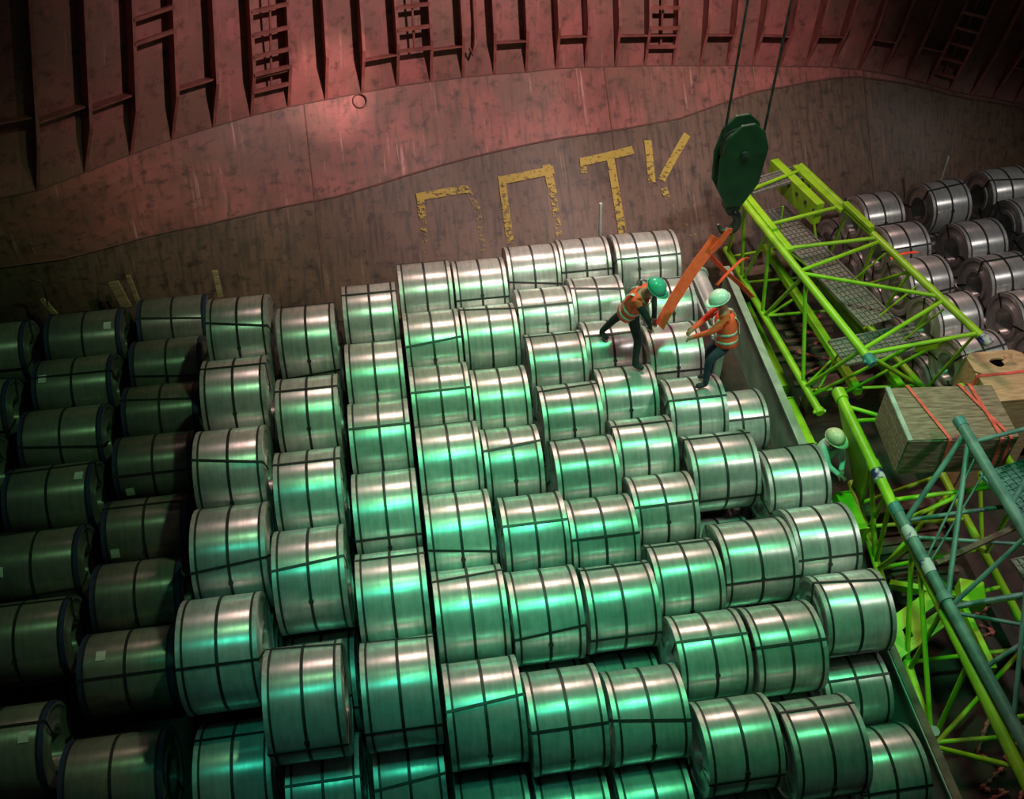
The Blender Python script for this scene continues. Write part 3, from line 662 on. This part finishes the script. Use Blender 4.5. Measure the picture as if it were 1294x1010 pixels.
# lime box beams along the divider
for (ya, yb, lab) in ((13.7, 11.5, 'longest lime green box beam beside the divider, under the boom'), (11.2, 10.15, 'lime green box beam beside the divider, between the long beam and the worker'), (8.80, 8.12, 'short lime green box beam on the floor in front of the worker')):
    yc = (ya + yb) / 2; o = thing('box_beam', lab, 'beam', (6.36 + 0.02 * (yc - 10), yc, 0), (0, 0, 0), None)
    L = ya - yb; hb_ = .34 if L > .9 else .74
    m = MB(); m.box((0, 0, hb_ / 2), (0.22, L, hb_)); bevel(m.build('beam_body', 'lime', o), 0.008)
    for sg in (-1, 1):
        m = MB(); m.box((0, sg * (L / 2 + .006), hb_ / 2 + .01), (0.26, 0.02, hb_ + .02)); m.build('end_plate', 'lime', o)
    m = MB(); m.bar((0.12, -L / 2, hb_ - .04), (0.12, L / 2, hb_ - .04), 0.03, 0.04); m.build('edge_bar', 'lime', o)
# timbers that carry the boom sections
def timber(c, size, rz, label, mat='timber_old', name='timber_bearer', rx=0.0, group=None):
    m = MB(); m.box((0, 0, size[2] / 2), size); o = m.build(name, mat, None, c, (rx, 0, rz)); bevel(o, 0.01); return tag(o, label, 'timber', group)
timber((7.3, 14.0, 0), (1.9, 0.24, 0.935), 0.1, 'stacked dark timber bearer under the hull end of the lime boom')
timber((7.42, 11.0, 0), (1.7, 0.24, 0.935), 0.05, 'stacked dark timber bearer under the walkway end of the lime boom')
timber((7.35, 8.75, 0), (1.7, 0.2, 0.33), 0.03, 'dark timber bearer under the lime base section, below the strapped crate')
timber((7.0, 4.02, 0), (2.2, 0.2, 0.335), 0.0, 'dark timber bearer under the lime base section, near the red chain')

# ------------------------------------------------------------------ teal lattice boom on top
b2 = (7.2, 6.0, 0.0)
tb = thing('lattice_boom', 'teal grey lattice boom resting on the lime base section', 'crane section', b2)
P0, P1 = V((7.09, 7.97, 2.95)), V((6.98, 3.6, 2.95)); Q0, Q1 = V((6.24, 7.40, 2.02)), V((6.30, 3.6, 2.02))
U0, U1 = V((8.25, 7.97, 2.95)), V((8.3, 3.6, 2.95)); Z0, Z1 = V((8.2, 7.40, 2.02)), V((8.25, 3.6, 2.02))
P_ = lambda t: P0.lerp(P1, t); Q_ = lambda t: Q0.lerp(Q1, t); U_ = lambda t: U0.lerp(U1, t); Z_ = lambda t: Z0.lerp(Z1, t)
rod(tb, b2, P0, P1, 0.072, 'chord', 'teal', 12); rod(tb, b2, Q0, Q1, 0.072, 'chord', 'teal', 12); rod(tb, b2, U0, U1, 0.065, 'chord', 'teal', 12); rod(tb, b2, Z0, Z1, 0.065, 'chord', 'teal', 12)
for a, b, r in ((P_(.02), Q_(.04), .036), (P_(.04), Q_(.36), .034), (P_(.40), Q_(.38), .03), (P_(.42), Q_(.78), .03), (Q_(.03), Z_(.02), .03), (Q_(.10), Z_(.22), .026), (Q_(.38), Z_(.36), .034), (Q_(.40), Z_(.60), .026), (Q_(.60), Z_(.40), .03), (Q_(.80), Z_(.80), .03), (P_(.06), U_(.02), .03), (P_(.30), U_(.05), .03), (P_(.42), U_(.42), .03), (U_(.02), Z_(.05), .03), (U_(.05), Z_(.4), .03), (P_(.10), Q_(.20), .014), (P_(.16), Q_(.22), .012)):
    rod(tb, b2, a, b, r, 'lattice_bar', 'teal')
for p, d in ((P0, V((0, .14, .0))), (Q0, V((-.01, .16, 0)))):
    m = MB(); m.tube([p - V(b2), p + d - V(b2)], 0.078, 12); m.build('end_fitting', 'teal_bright', tb)
for t_ in (.06, .20):
    m = MB(); m.tube([Q_(t_) - V(b2), Q_(t_ + .05) - V(b2)], 0.080, 12); m.build('paint_band', 'blue_paint', tb)
m = MB(); m.tube([Q_(.33) - V(b2), Q_(.36) - V(b2)], 0.095, 12); m.build('chord_collar', 'teal', tb)
grate(tb, b2, (7.75, 7.75, 2.3), (7.95, 6.8, 2.3), 0.7, 2.3, 'teal', 0.07)
grate(tb, b2, (7.55, 6.5, 2.06), (7.8, 4.4, 2.06), 0.5, 2.06, 'grating', 0.09)
m = MB(); m.bar(V((6.35, 6.55, 2.08)) - V(b2), V((7.7, 6.95, 2.12)) - V(b2), 0.07, 0.05); m.build('tie_plank', 'timber_old', tb)

# ------------------------------------------------------------------ strapped crates
c0 = (7.32, 8.55, 1.93)
cr = thing('crate', 'grey brown timber crate with red lashing straps on the lime base section', 'crate', c0, (0, 0, R_(-6)))
sz = (1.46, 0.98, 0.66)
for k in range(4):   # side boards
    h = sz[2] / 4
    m = MB(); m.box((0, -sz[1] / 2, h * (k + .5)), (sz[0], 0.03, h * .96)); bevel(m.build('board', 'crate_grey', cr), 0.004, 1)
    m = MB(); m.box((0, sz[1] / 2, h * (k + .5)), (sz[0], 0.03, h * .96)); bevel(m.build('board', 'crate_grey', cr), 0.004, 1)
    for sg in (-1, 1):
        m = MB(); m.box((sg * sz[0] / 2, 0, h * (k + .5)), (0.03, sz[1] - .03, h * .96)); bevel(m.build('board', 'crate_grey', cr), 0.004, 1)
for k in range(5):   # lid boards
    h = sz[1] / 5
    m = MB(); m.box((0, -sz[1] / 2 + h * (k + .5), sz[2]), (sz[0] + .03, h * .985, 0.035)); bevel(m.build('lid_board', 'crate_grey', cr), 0.004, 1)
m = MB(); m.box((0, 0, 0.03), (sz[0] - .05, sz[1] - .05, 0.06)); m.build('floor_board', 'crate_grey', cr)
m = MB(); m.box((-sz[0] / 2 + .005, 0, sz[2] + .012), (0.06, sz[1] + .02, 0.035)); m.build('edge_strip', 'pale_steel', cr)
def strap_over(parent, xa, xb, w=0.045):
    m = MB(); e = .03; zt = sz[2] + .035
    m.ribbon([(xa, sz[1] / 2 + e, .15), (xa, sz[1] / 2 + e, zt - .01), (xa, sz[1] / 2 + .005, zt), ((xa + xb) / 2, 0, zt + .002), (xb, -sz[1] / 2 - .005, zt), (xb + .005, -sz[1] / 2 - e, zt - .02), (xb + .06, -sz[1] / 2 - e, .0)], w, 0.008, (1, 0, 0))
    m.build('lashing_strap', 'red_web', parent)
strap_over(cr, -.45, -.20); strap_over(cr, .28, .62); strap_over(cr, .42, .50, .05)

c1 = (8.86, 9.58, 0.0)
cr2 = thing('crate', 'pale plywood case with dark hole and red strap behind the grey crate', 'crate', c1, (0, 0, R_(-2)))
s2 = (0.84, 0.98, 2.08)
for sg in (-1, 1):
    m = MB(); m.box((sg * s2[0] / 2, 0, s2[2] / 2), (0.03, s2[1], s2[2] - .03)); m.build('side_panel', 'ply', cr2)
    m = MB(); m.box((0, sg * s2[1] / 2, s2[2] / 2), (s2[0] - .03, 0.03, s2[2] - .03)); m.build('side_panel', 'ply', cr2)
# lid in two sheets, the far one with a ragged round opening
def lid_with_hole():
    m = MB(); n = 20; cx_, cy_ = -0.02, 0.28; hx, hy = 0.445, 0.0
    xs = (-.445, .445); ya, yb = 0.045, .525; ring = []; outer = []
    for k in range(n):
        a = 2 * PI * k / n; rr = 0.115 * (1 + .12 * math.sin(3 * a)); ring.append(V((cx_ + rr * math.cos(a), cy_ + .8 * rr * math.sin(a), 0)))
        dx_, dy_ = math.cos(a), math.sin(a); tmax = 9
        for lim, dd_, cc in ((xs[0], dx_, cx_), (xs[1], dx_, cx_), (ya, dy_, cy_), (yb, dy_, cy_)):
            if abs(dd_) > 1e-6:
                q = (lim - cc) / dd_
                if q > 1e-6: tmax = min(tmax, q)
        outer.append(V((cx_ + dx_ * tmax, cy_ + dy_ * tmax, 0)))
    up = V((0, 0, .03)); v = ring + outer + [p + up for p in ring] + [p + up for p in outer]; f = []
    for k in range(n):
        j = (k + 1) % n; f += [(k, j, n + j, n + k), (2 * n + k, 3 * n + k, 3 * n + j, 2 * n + j), (k, 2 * n + k, 2 * n + j, j), (n + k, n + j, 3 * n + j, 3 * n + k)]
    m.add(v, f); return m
lid_with_hole().build('lid_sheet', 'ply', cr2, (0, 0, s2[2] - .015))
m = MB(); m.box((0, -.235, s2[2]), (.89, .55, .03)); m.build('lid_sheet', 'ply', cr2)
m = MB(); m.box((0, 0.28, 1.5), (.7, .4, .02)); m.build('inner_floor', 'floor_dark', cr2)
m = MB(); m.ribbon([(-.465, .02, 1.0), (-.465, .02, 2.08), (-.44, .02, 2.105), (0, .03, 2.102), (.44, .05, 2.105), (.465, .05, 2.07), (.465, .05, 1.0)], .05, .008, (0, 1, 0)); m.build('lashing_strap', 'red_web', cr2)
m = MB(); m.ribbon([(.05, .25, 2.10), (.13, .27, 2.16), (.17, .33, 2.21)], .07, .01, (0, 1, 0)); m.build('splinter', 'ply', cr2)

# ------------------------------------------------------------------ hook block with ropes
hb = thing('hook_block', 'dark green crane hook block hanging above the workers', 'hook block', (4.87, 11.5, 3.55))
hz = 1.38
for sg in (-1, 1):
    pts = []
    for x, z in ((-.13, -.66), (.10, -.66), (.29, -.30), (.33, .25), (.24, .50), (.08, .64), (-.10, .62), (-.26, .44), (-.33, .10), (-.30, -.35)):
        pts.append((x, sg * .13, hz + z))
    o = plate(hb, (0, 0, 0), pts, .05, 'cheek_plate', 'hook_green'); bevel(o, .015)
for k in range(3):
    m = MB(); m.disc((0, -.07 + .07 * k, hz + .18), (0, 1, 0), .29, .045, 28); m.build('sheave', 'steel_dark', hb)
m = MB(); m.disc((0, 0, hz + .18), (0, 1, 0), .06, .38, 14); m.build('sheave_pin', 'steel_dark', hb)
m = MB(); m.box((0, 0, hz - .68), (.22, .20, .18)); bevel(m.build('crosshead', 'hook_green', hb), .02)
m = MB(); m.tube([(0, 0, hz - .60), (0, 0, hz - .85)], .06, 12); m.build('shank', 'steel_dark', hb)
pts = [(0, 0, .55)]
for k in range(15):
    a = PI * 0.5 - 2 * PI * 0.72 * k / 14; pts.append((.14 * math.cos(a) + .0, 0, .36 + .17 * math.sin(a)))
rad = [.055] + [.055 + .02 * math.sin(PI * k / 14) - .035 * max(0, (k - 9) / 5) for k in range(15)]
m = MB(); m.tube(pts, rad, 10); m.build('hook', 'steel_dark', hb)
for dx_ in (-.27, .28):
    m = MB(); m.tube([(dx_, 0.0, hz + .2), (dx_ * 1.02 + .02, 0.0, 5.0), (dx_ * 1.05 + .05, 0, 7.2)], .018, 8); m.build('wire_rope', 'steel_dark', hb)

# orange slings
def sling(label, pts, w, side, cat='sling', n=6):
    P = [V(p) for p in pts]; out = []
    for i in range(len(P) - 1):
        for k in range(n):
            t = k / n; a = P[max(i - 1, 0)]; b = P[i]; c = P[i + 1]; d = P[min(i + 2, len(P) - 1)]
            out.append(0.5 * ((2 * b) + (c - a) * t + (2 * a - 5 * b + 4 * c - d) * t * t + (3 * b - a - 3 * c + d) * t ** 3))
    out.append(P[-1]); m = MB(); base_ = V(P[0]); m.ribbon([p - base_ for p in out], w, .012, side); return tag(m.build('lifting_sling', 'orange_web', None, base_), label, cat)
sling('broad orange lifting sling stretched from the teal-helmeted worker towards the hook', [(3.775, 10.69, 2.75), (4.00, 10.95, 2.92), (4.35, 11.25, 3.25), (4.64, 11.45, 3.50), (4.74, 11.48, 3.66)], .19, (0.55, -0.25, -0.8))
sling('orange sling loop rising to the hook throat', [(4.66, 11.36, 3.52), (4.76, 11.38, 3.64), (4.86, 11.40, 3.80), (4.92, 11.40, 3.82)], .09, (0.8, 0, -0.6))
sling('thin orange sling draped from the hook onto the steel roller by the divider', [(4.66, 11.45, 3.38), (4.95, 11.50, 3.02), (5.30, 11.60, 2.62), (5.62, 11.75, 2.20)], .085, (0.3, -0.5, 0.8))
sling('short orange sling end crossing the draped one near the divider', [(4.76, 11.22, 2.98), (5.00, 11.35, 3.14), (5.24, 11.55, 3.16), (5.40, 11.75, 2.98)], .09, (0.4, -0.6, 0.7))

# ------------------------------------------------------------------ workers
def grow_body(name, J, bones, mats, parent):
    """one continuous skinned body. J: joint -> (pos, radius_x, radius_y); bones: (a, b, material index)"""
    names = list(J); idx = {n: i for i, n in enumerate(names)}
    me = bpy.data.meshes.new(name); me.from_pydata([J[n][0] for n in names], [(idx[a], idx[b]) for a, b, _ in bones], []); me.update()
    o = bpy.data.objects.new(name + '_tmp', me); C.objects.link(o)
    sk = o.modifiers.new('skin', 'SKIN'); sk.use_smooth_shade = True
    for n in names:
        sv = me.skin_vertices[0].data[idx[n]]; sv.radius = (J[n][1], J[n][2]); sv.use_root = (n == 'pelvis')
    ss = o.modifiers.new('sub', 'SUBSURF'); ss.levels = 2; ss.render_levels = 2
    bpy.context.view_layer.update()
    dg = bpy.context.evaluated_depsgraph_get(); res = bpy.data.meshes.new_from_object(o.evaluated_get(dg)); res.name = name
    bpy.data.objects.remove(o)
    for mt in mats: res.materials.append(MATS[mt])
    segs = [(V(J[a][0]), V(J[b][0]), mi, (J[a][1] + J[b][1]) / 2) for a, b, mi in bones]
    for p in res.polygons:
        best = (1e9, 0)
        for a, b, mi, rr in segs:
            d = b - a; t = max(0, min(1, (p.center - a).dot(d) / max(d.length_squared, 1e-9))); q = (p.center - (a + d * t)).length - rr * .5
            if q < best[0]: best = (q, mi)
        p.material_index = best[1]; p.use_smooth = True
    return link(name, res, parent)
def worker(label, loc, J, facing, sleeve, trouser, helmet, vest, shirt):
    """J holds world joints: foot/knee/hip per side, pelvis, chest, neck, head, shoulder/elbow/hand per side"""
    t = thing('person', label, 'person', loc); L = V(loc); j = {k: V(v) - L for k, v in J.items()}
    f = V(facing).normalized(); X = {}
    def put(n, p, r, r2=None): X[n] = (tuple(p), r, r2 or r)
    put('pelvis', j['pelvis'], .135, .115); mid = j['pelvis'].lerp(j['chest'], .5); put('waist', mid, .14, .115); put('chest', j['chest'], .18, .13)
    put('neck', j['neck'], .055); hd = j['head']; up = (hd - j['neck']).normalized()
    put('jaw', j['neck'].lerp(hd, .55) + f * .02, .075, .085); put('skull', hd + up * .03, .092, .10); put('crown', hd + up * .10, .06, .065)
    put('nose', hd + f * .108 + up * -.005, .016)
    bones = [('pelvis', 'waist', 2), ('waist', 'chest', 2), ('chest', 'neck', 0), ('neck', 'jaw', 0), ('jaw', 'skull', 0), ('skull', 'crown', 0), ('skull', 'nose', 0)]
    for s in 'LR':
        put('sh' + s, j['shoulder' + s], .070); put('el' + s, j['elbow' + s], .050); put('wr' + s, j['hand' + s], .033)
        fore = (j['hand' + s] - j['elbow' + s]).normalized(); sd = fore.cross(V((0, 0, 1)));
        sd = sd.normalized() if sd.length > .05 else V((1, 0, 0)); nn = sd.cross(fore)
        put('palm' + s, j['hand' + s] + fore * .07, .040, .022)
        bones += [('chest', 'sh' + s, 2), ('sh' + s, 'el' + s, 1), ('el' + s, 'wr' + s, 1), ('wr' + s, 'palm' + s, 0)]
        for k, (o_, ln) in enumerate(((-.030, .062), (-.010, .075), (.010, .070), (.030, .055))):
            b_ = j['hand' + s] + fore * .085 + sd * o_
            put(f'fa{k}{s}', b_ + fore * ln * .5 - nn * .006, .0095); put(f'fb{k}{s}', b_ + fore * ln * .85 - nn * .03, .008)
            bones += [('palm' + s, f'fa{k}{s}', 0), (f'fa{k}{s}', f'fb{k}{s}', 0)]
        put('ta' + s, j['hand' + s] + fore * .05 + sd * .055 - nn * .01, .010); put('tb' + s, j['hand' + s] + fore * .085 + sd * .065 - nn * .03, .009)
        bones += [('wr' + s, 'ta' + s, 0), ('ta' + s, 'tb' + s, 0)]
        put('hip' + s, j['hip' + s], .098); put('kn' + s, j['knee' + s], .066); put('an' + s, j['foot' + s] + V((0, 0, .09)), .047)
        toe = V(J['toe' + s]) - L if 'toe' + s in J else j['foot' + s] + V((f.x, f.y, 0)).normalized() * .17
        put('heel' + s, j['foot' + s] + V((0, 0, .045)), .05, .045); put('toe' + s, toe + V((0, 0, .035)), .045, .032)
        bones += [('pelvis', 'hip' + s, 3), ('hip' + s, 'kn' + s, 3), ('kn' + s, 'an' + s, 3), ('an' + s, 'heel' + s, 4), ('heel' + s, 'toe' + s, 4)]
    grow_body('body', X, bones, ['skin', sleeve, shirt, trouser, 'cloth_dark'], t)
    # safety vest: lofted shell over the torso
    across = (j['shoulderL'] - j['shoulderR']).normalized()
    if vest:
        def ring(c, ax, a, b, n=20):
            sx_ = (across - ax * across.dot(ax)).normalized(); fy = ax.cross(sx_)
            return [c + sx_ * a * math.cos(2 * PI * k / n) + fy * b * math.sin(2 * PI * k / n) for k in range(n)]
        ax = (j['chest'] - j['pelvis']).normalized(); lv = [(-.10, .205, .165), (.10, .195, .155), (.35, .19, .15), (.65, .20, .155), (.92, .205, .155), (1.12, .185, .135), (1.28, .12, .10)]
        Ln = (j['chest'] - j['pelvis']).length
        rings = [ring(j['pelvis'] + ax * Ln * q, ax, a, b) for q, a, b in lv]; n = 20
        fc = [(i * n + k, i * n + (k + 1) % n, (i + 1) * n + (k + 1) % n, (i + 1) * n + k) for i in range(len(rings) - 1) for k in range(n)]
        me = mesh('vest', [p for r in rings for p in r], fc, vest, True); vo = link('vest', me, t)
        so = vo.modifiers.new('thick', 'SOLIDIFY'); so.thickness = .012
        if vest == 'cloth_teal': vo.name = 'shirt'
        for q, a, b in ((.12, .204, .163), (.48, .203, .162)) if vest != 'cloth_teal' else ():
            r0 = ring(j['pelvis'] + ax * Ln * (q - .06), ax, a, b); r1 = ring(j['pelvis'] + ax * Ln * (q + .06), ax, a, b)
            o = link('reflective_band', mesh('reflective_band', r0 + r1, [(k, (k + 1) % n, n + (k + 1) % n, n + k) for k in range(n)], 'reflective', True), vo)
            o.modifiers.new('thick', 'SOLIDIFY').thickness = .006
        fy = ax.cross(across).normalized()
        for s in (-1, 1) if vest != 'cloth_teal' else ():
            m = MB(); pp = []
            for q, d_ in ((.45, -.165), (.92, -.172), (1.15, -.135), (1.30, -.02), (1.15, .13), (.92, .172), (.45, .165)): pp.append(j['pelvis'] + ax * Ln * q + across * s * .10 + fy * d_)
            m.ribbon(pp, .05, .008, across); m.build('reflective_band', 'reflective', vo)
    # helmet
    up = (hd - j['neck']).normalized(); fx = (f - up * f.dot(up)).normalized(); sy = up.cross(fx); c = hd + up * .055
    v, fc = [], []; n = 20; R2 = [(.0, .150, .128), (.04, .146, .125), (.08, .128, .110), (.115, .09, .078), (.135, .03, .026)]
    for z, a, b in R2: v += [c + up * z + fx * a * math.cos(2 * PI * k / n) + sy * b * math.sin(2 * PI * k / n) for k in range(n)]
    fc = [(i * n + k, i * n + (k + 1) % n, (i + 1) * n + (k + 1) % n, (i + 1) * n + k) for i in range(len(R2) - 1) for k in range(n)] + [tuple(range((len(R2) - 1) * n, len(R2) * n))]
    ho = link('helmet', mesh('helmet', v, fc, helmet, True), t); ho.modifiers.new('thick', 'SOLIDIFY').thickness = .008
    v = [c + fx * (.150 if not q else .150 + .06 * max(0, math.cos(2 * PI * k / n)) + .012) * math.cos(2 * PI * k / n) + sy * (.128 + .012 * q) * math.sin(2 * PI * k / n) for q in (0, 1) for k in range(n)]
    bo = link('brim', mesh('brim', v, [(k, n + k, n + (k + 1) % n, (k + 1) % n) for k in range(n)], helmet, True), ho); bo.modifiers.new('thick', 'SOLIDIFY').thickness = .008
    for s in (-1, 1):
        m = MB(); e = hd + f * .088 + sy * s * .035 + up * .01; m.tube([e - f * .012, e + f * .008], .011, 8); m.build('eye', 'cloth_dark', t)
        m = MB(); e = hd + sy * s * .098 - up * .01; m.tube([e - sy * s * .01, e + sy * s * .014], [.03, .024], 8); m.build('ear', 'skin', t)
    return t
def onto(key, y, dz=0.0):
    x_, yc, zc, r = SURF[key]; return zc + math.sqrt(max(0, r * r - (y - yc) ** 2)) + dz
zr = onto(('J', 3), 10.66, .02); zl = onto(('J', 2), 11.42, .03)
worker('person in orange vest and teal helmet striding across coils, holding orange sling', (3.45, 10.9, zr),
 dict(pelvis=(3.38, 10.98, zr + .86), chest=(3.47, 10.83, zr + 1.22), neck=(3.53, 10.72, zr + 1.40), head=(3.60, 10.64, zr + 1.53),
      shoulderL=(3.60, 10.98, zr + 1.28), shoulderR=(3.38, 10.66, zr + 1.30), elbowL=(3.74, 10.98, zr + 1.04), elbowR=(3.54, 10.52, zr + 1.06), handL=(3.72, 10.80, zr + .84), handR=(3.60, 10.60, zr + .84),
      hipL=(3.42, 11.06, zr + .80), hipR=(3.42, 10.88, zr + .80), kneeL=(3.27, 11.28, zr + .47), kneeR=(3.50, 10.76, zr + .44), footL=(3.12, 11.44, zl), footR=(3.46, 10.66, zr), toeL=(3.20, 11.32, zl - .02), toeR=(3.58, 10.56, zr + .01)),
 (0.8, -0.45, -0.45), 'cloth_dark', 'cloth_dark', 'helmet_teal', 'orange_web', 'orange_web')
zk = onto(('K', 3), 10.12)
worker('person in orange vest and pale helmet leaning back beside the divider plate', (4.45, 10.2, zk),
 dict(pelvis=(4.66, 10.26, zk + .66), chest=(4.62, 10.36, zk + 1.00), neck=(4.55, 10.38, zk + 1.20), head=(4.50, 10.38, zk + 1.32),
      shoulderL=(4.58, 10.20, zk + 1.10), shoulderR=(4.60, 10.54, zk + 1.08), elbowL=(4.36, 10.16, zk + .96), elbowR=(4.40, 10.50, zk + .94), handL=(4.16, 10.24, zk + .82), handR=(4.20, 10.42, zk + .82),
      hipL=(4.62, 10.18, zk + .60), hipR=(4.66, 10.34, zk + .60), kneeL=(4.38, 10.10, zk + .46), kneeR=(4.46, 10.36, zk + .44), footL=(4.36, 10.02, zk + .01), footR=(4.46, 10.24, zk - .03), toeL=(4.20, 10.0, zk + .01), toeR=(4.30, 10.22, zk - .02)),
 (-0.9, -0.1, -0.3), 'orange_web', 'cloth_navy', 'helmet_white', 'orange_web', 'orange_web')
worker('person in pale teal shirt and cream helmet bending between divider and lime beams', (6.23, 9.45, 0.0),
 dict(pelvis=(6.19, 9.40, .98), chest=(6.14, 9.20, 1.38), neck=(6.12, 9.16, 1.53), head=(6.11, 9.12, 1.64),
      shoulderL=(6.26, 9.25, 1.47), shoulderR=(5.97, 9.13, 1.47), elbowL=(6.30, 9.05, 1.26), elbowR=(6.03, 8.92, 1.26), handL=(6.23, 8.88, 1.20), handR=(6.14, 8.80, 1.22),
      hipL=(6.28, 9.44, .92), hipR=(6.10, 9.40, .92), kneeL=(6.28, 9.38, .48), kneeR=(6.11, 9.34, .48), footL=(6.29, 9.50, 0), footR=(6.13, 9.46, 0)),
 (0.55, -0.75, -0.35), 'cloth_teal', 'cloth_navy', 'helmet_cream', 'cloth_teal', 'cloth_teal')

# ------------------------------------------------------------------ small things around the pile
def stick(loc, size, rot, label, mat='timber', cat='timber', name='dunnage_board'):
    m = MB(); m.box((0, 0, size[2] / 2), size); o = m.build(name, mat, None, loc, rot); bevel(o, .006, 1); return tag(o, label, cat)
stick((-3.06, 14.50, 1.02), (.10, .05, .50), (R_(-18), 0, R_(4)), 'upright dunnage board behind the first silver coil of the ninth row')
stick((-4.78, 14.80, .75), (.18, .05, .55), (R_(-6), R_(-10), 0), 'broad yellowish dunnage board wedged against the hull beside a blue-rimmed coil')
stick((-4.56, 14.82, .78), (.08, .05, .60), (R_(-6), R_(-4), 0), 'narrow yellowish dunnage board wedged next to the broad board')
stick((-5.97, 14.72, .74), (.09, .05, .42), (R_(-6), R_(-22), 0), 'short dunnage board leaning over the outermost blue-rimmed row')
m = MB(); m.tube([(0, 0, 0), (-.04, .02, .55), (-.06, .05, 1.15)], .03, 8); o = m.build('steel_rod', 'pale_steel', None, (3.80, 14.45, 1.15)); tag(o, 'thin pale rod standing behind the last silver coils below the letters', 'rod')
m = MB(); m.tube([(0, 0, 0), (0, .02, .7)], .02, 8); o = m.build('steel_rod', 'pale_steel', None, (10.75, 15.45, 1.3)); tag(o, 'thin grey rod standing behind the coil heap beyond the crane', 'rod')
m = MB(); m.tube([(0, 0, 0), (.05, .03, .35), (.02, .06, .48), (-.15, .08, .50)], .012, 6); o = m.build('wire_tail', 'steel_dark', None, (-6.0, 14.6, 1.12)); tag(o, 'bent dark wire tail sticking up behind the outermost blue-rimmed coils', 'wire')
# steel roller and rails by the divider near the workers
rl = thing('steel_roller', 'pale steel roller lying by the divider behind the workers', 'roller', (5.28, 12.55, 0.0))
m = MB(); m.tube([(0, -.75, 1.42), (.0, .75, 1.42)], .15, 20); m.build('drum', 'pale_steel', rl)
for sy_ in (-.78, .78):
    m = MB(); m.disc((0, sy_, 1.42), (0, 1, 0), .19, .05, 20); m.build('flange', 'sep_steel', rl)
    m = MB(); m.box((0, sy_, .64), (.12, .08, 1.28)); m.build('stand', 'sep_steel', rl)
for k, xo in enumerate((-.28, -.18)):
    m = MB(); m.bar((xo, -1.0, 1.60), (xo, .6, 1.60), .035, .07); m.build('rail', 'pale_steel', rl)
    m = MB(); m.bar((xo, -.7, 1.58), (0, -.76, 1.45), .04, .04); m.build('rail_bracket', 'pale_steel', rl)
# rail, pipe stub and lashing post at the near end of the divider
pt = thing('pipe_stub', 'short capped steel pipe standing at the near end of the divider', 'pipe', (5.955, 4.98, 0.0))
m = MB(); m.tube([(0, 0, 0), (0, -.02, .86)], .062, 18); m.build('pipe', 'sep_steel', pt)
m = MB(); m.tube([(0, -.02, .86), (0, -.02, .89)], [.068, .068], 18); m.build('end_cap', 'pale_steel', pt)
# red chains and loose rods lying in the dark below the crane
random.seed(21)
def chain(label, pts, z):
    m = MB(); b_ = V((pts[0][0], pts[0][1], z)); P = [V((x, y, z + .038)) - b_ for x, y in pts]
    m.tube(P, .024, 6)
    for a, c in zip(P, P[1:]):
        nl = max(2, int((c - a).length / .12)); d = (c - a).normalized()
        for k in range(nl):
            q = a.lerp(c, (k + .5) / nl); m.tube([q - d * .03, q + d * .03], .034, 6)
    tag(m.build('lashing_chain', 'red_rust', None, b_), label, 'chain')
chain('rusty red lashing chain in zigzag on the floor under the near lime base', [(7.25, 5.45), (6.80, 4.95), (7.05, 4.72), (6.62, 4.50), (6.95, 4.42), (6.40, 4.28)], 0)
chain('second rusty red chain end beside the zigzag chain near the pipe stub', [(7.45, 5.05), (7.12, 4.85), (7.30, 4.55), (7.05, 4.30)], 0)
chain('rusty red lashing chain lying over the planks beneath the lime boom', [(7.85, 13.4), (7.25, 13.1), (7.75, 12.8), (7.05, 12.5), (7.65, 12.2), (6.95, 11.9)], 0.085)
chain('rusty red chain heap on the floor under the teal boom', [(8.0, 7.0), (7.55, 6.85), (7.9, 6.6), (7.35, 6.5), (7.75, 6.2)], 0)
def rubble(label, n, x0, x1, y0, y1, mat):
    for k in range(n):
        x, y = (x0 + x1) / 2 + random.uniform(-.15, .15), y0 + (y1 - y0) * (k + .5) / n
        timber((x, y, .0), (random.uniform(.8, x1 - x0), random.uniform(.09, .13), random.uniform(.05, .08)), random.uniform(-.03, .03), label, mat, 'dunnage_plank', group=label)
rubble('old dunnage plank lying on the floor under the lime boom', 11, 6.75, 8.1, 11.3, 13.6, 'timber_old')
rubble('old dunnage plank lying on the floor under the lime base section', 8, 6.75, 7.95, 7.3, 8.55, 'timber_old')
m = MB(); m.ribbon([(0, 0, 0), (.25, .06, .04), (.5, .08, .02)], .05, .01, (0, 1, 0)); o = m.build('lifting_sling', 'orange_web', None, (8.12, 12.25, 2.30)); tag(o, 'short orange strap caught on the lime boom beside the coil heap', 'strap')
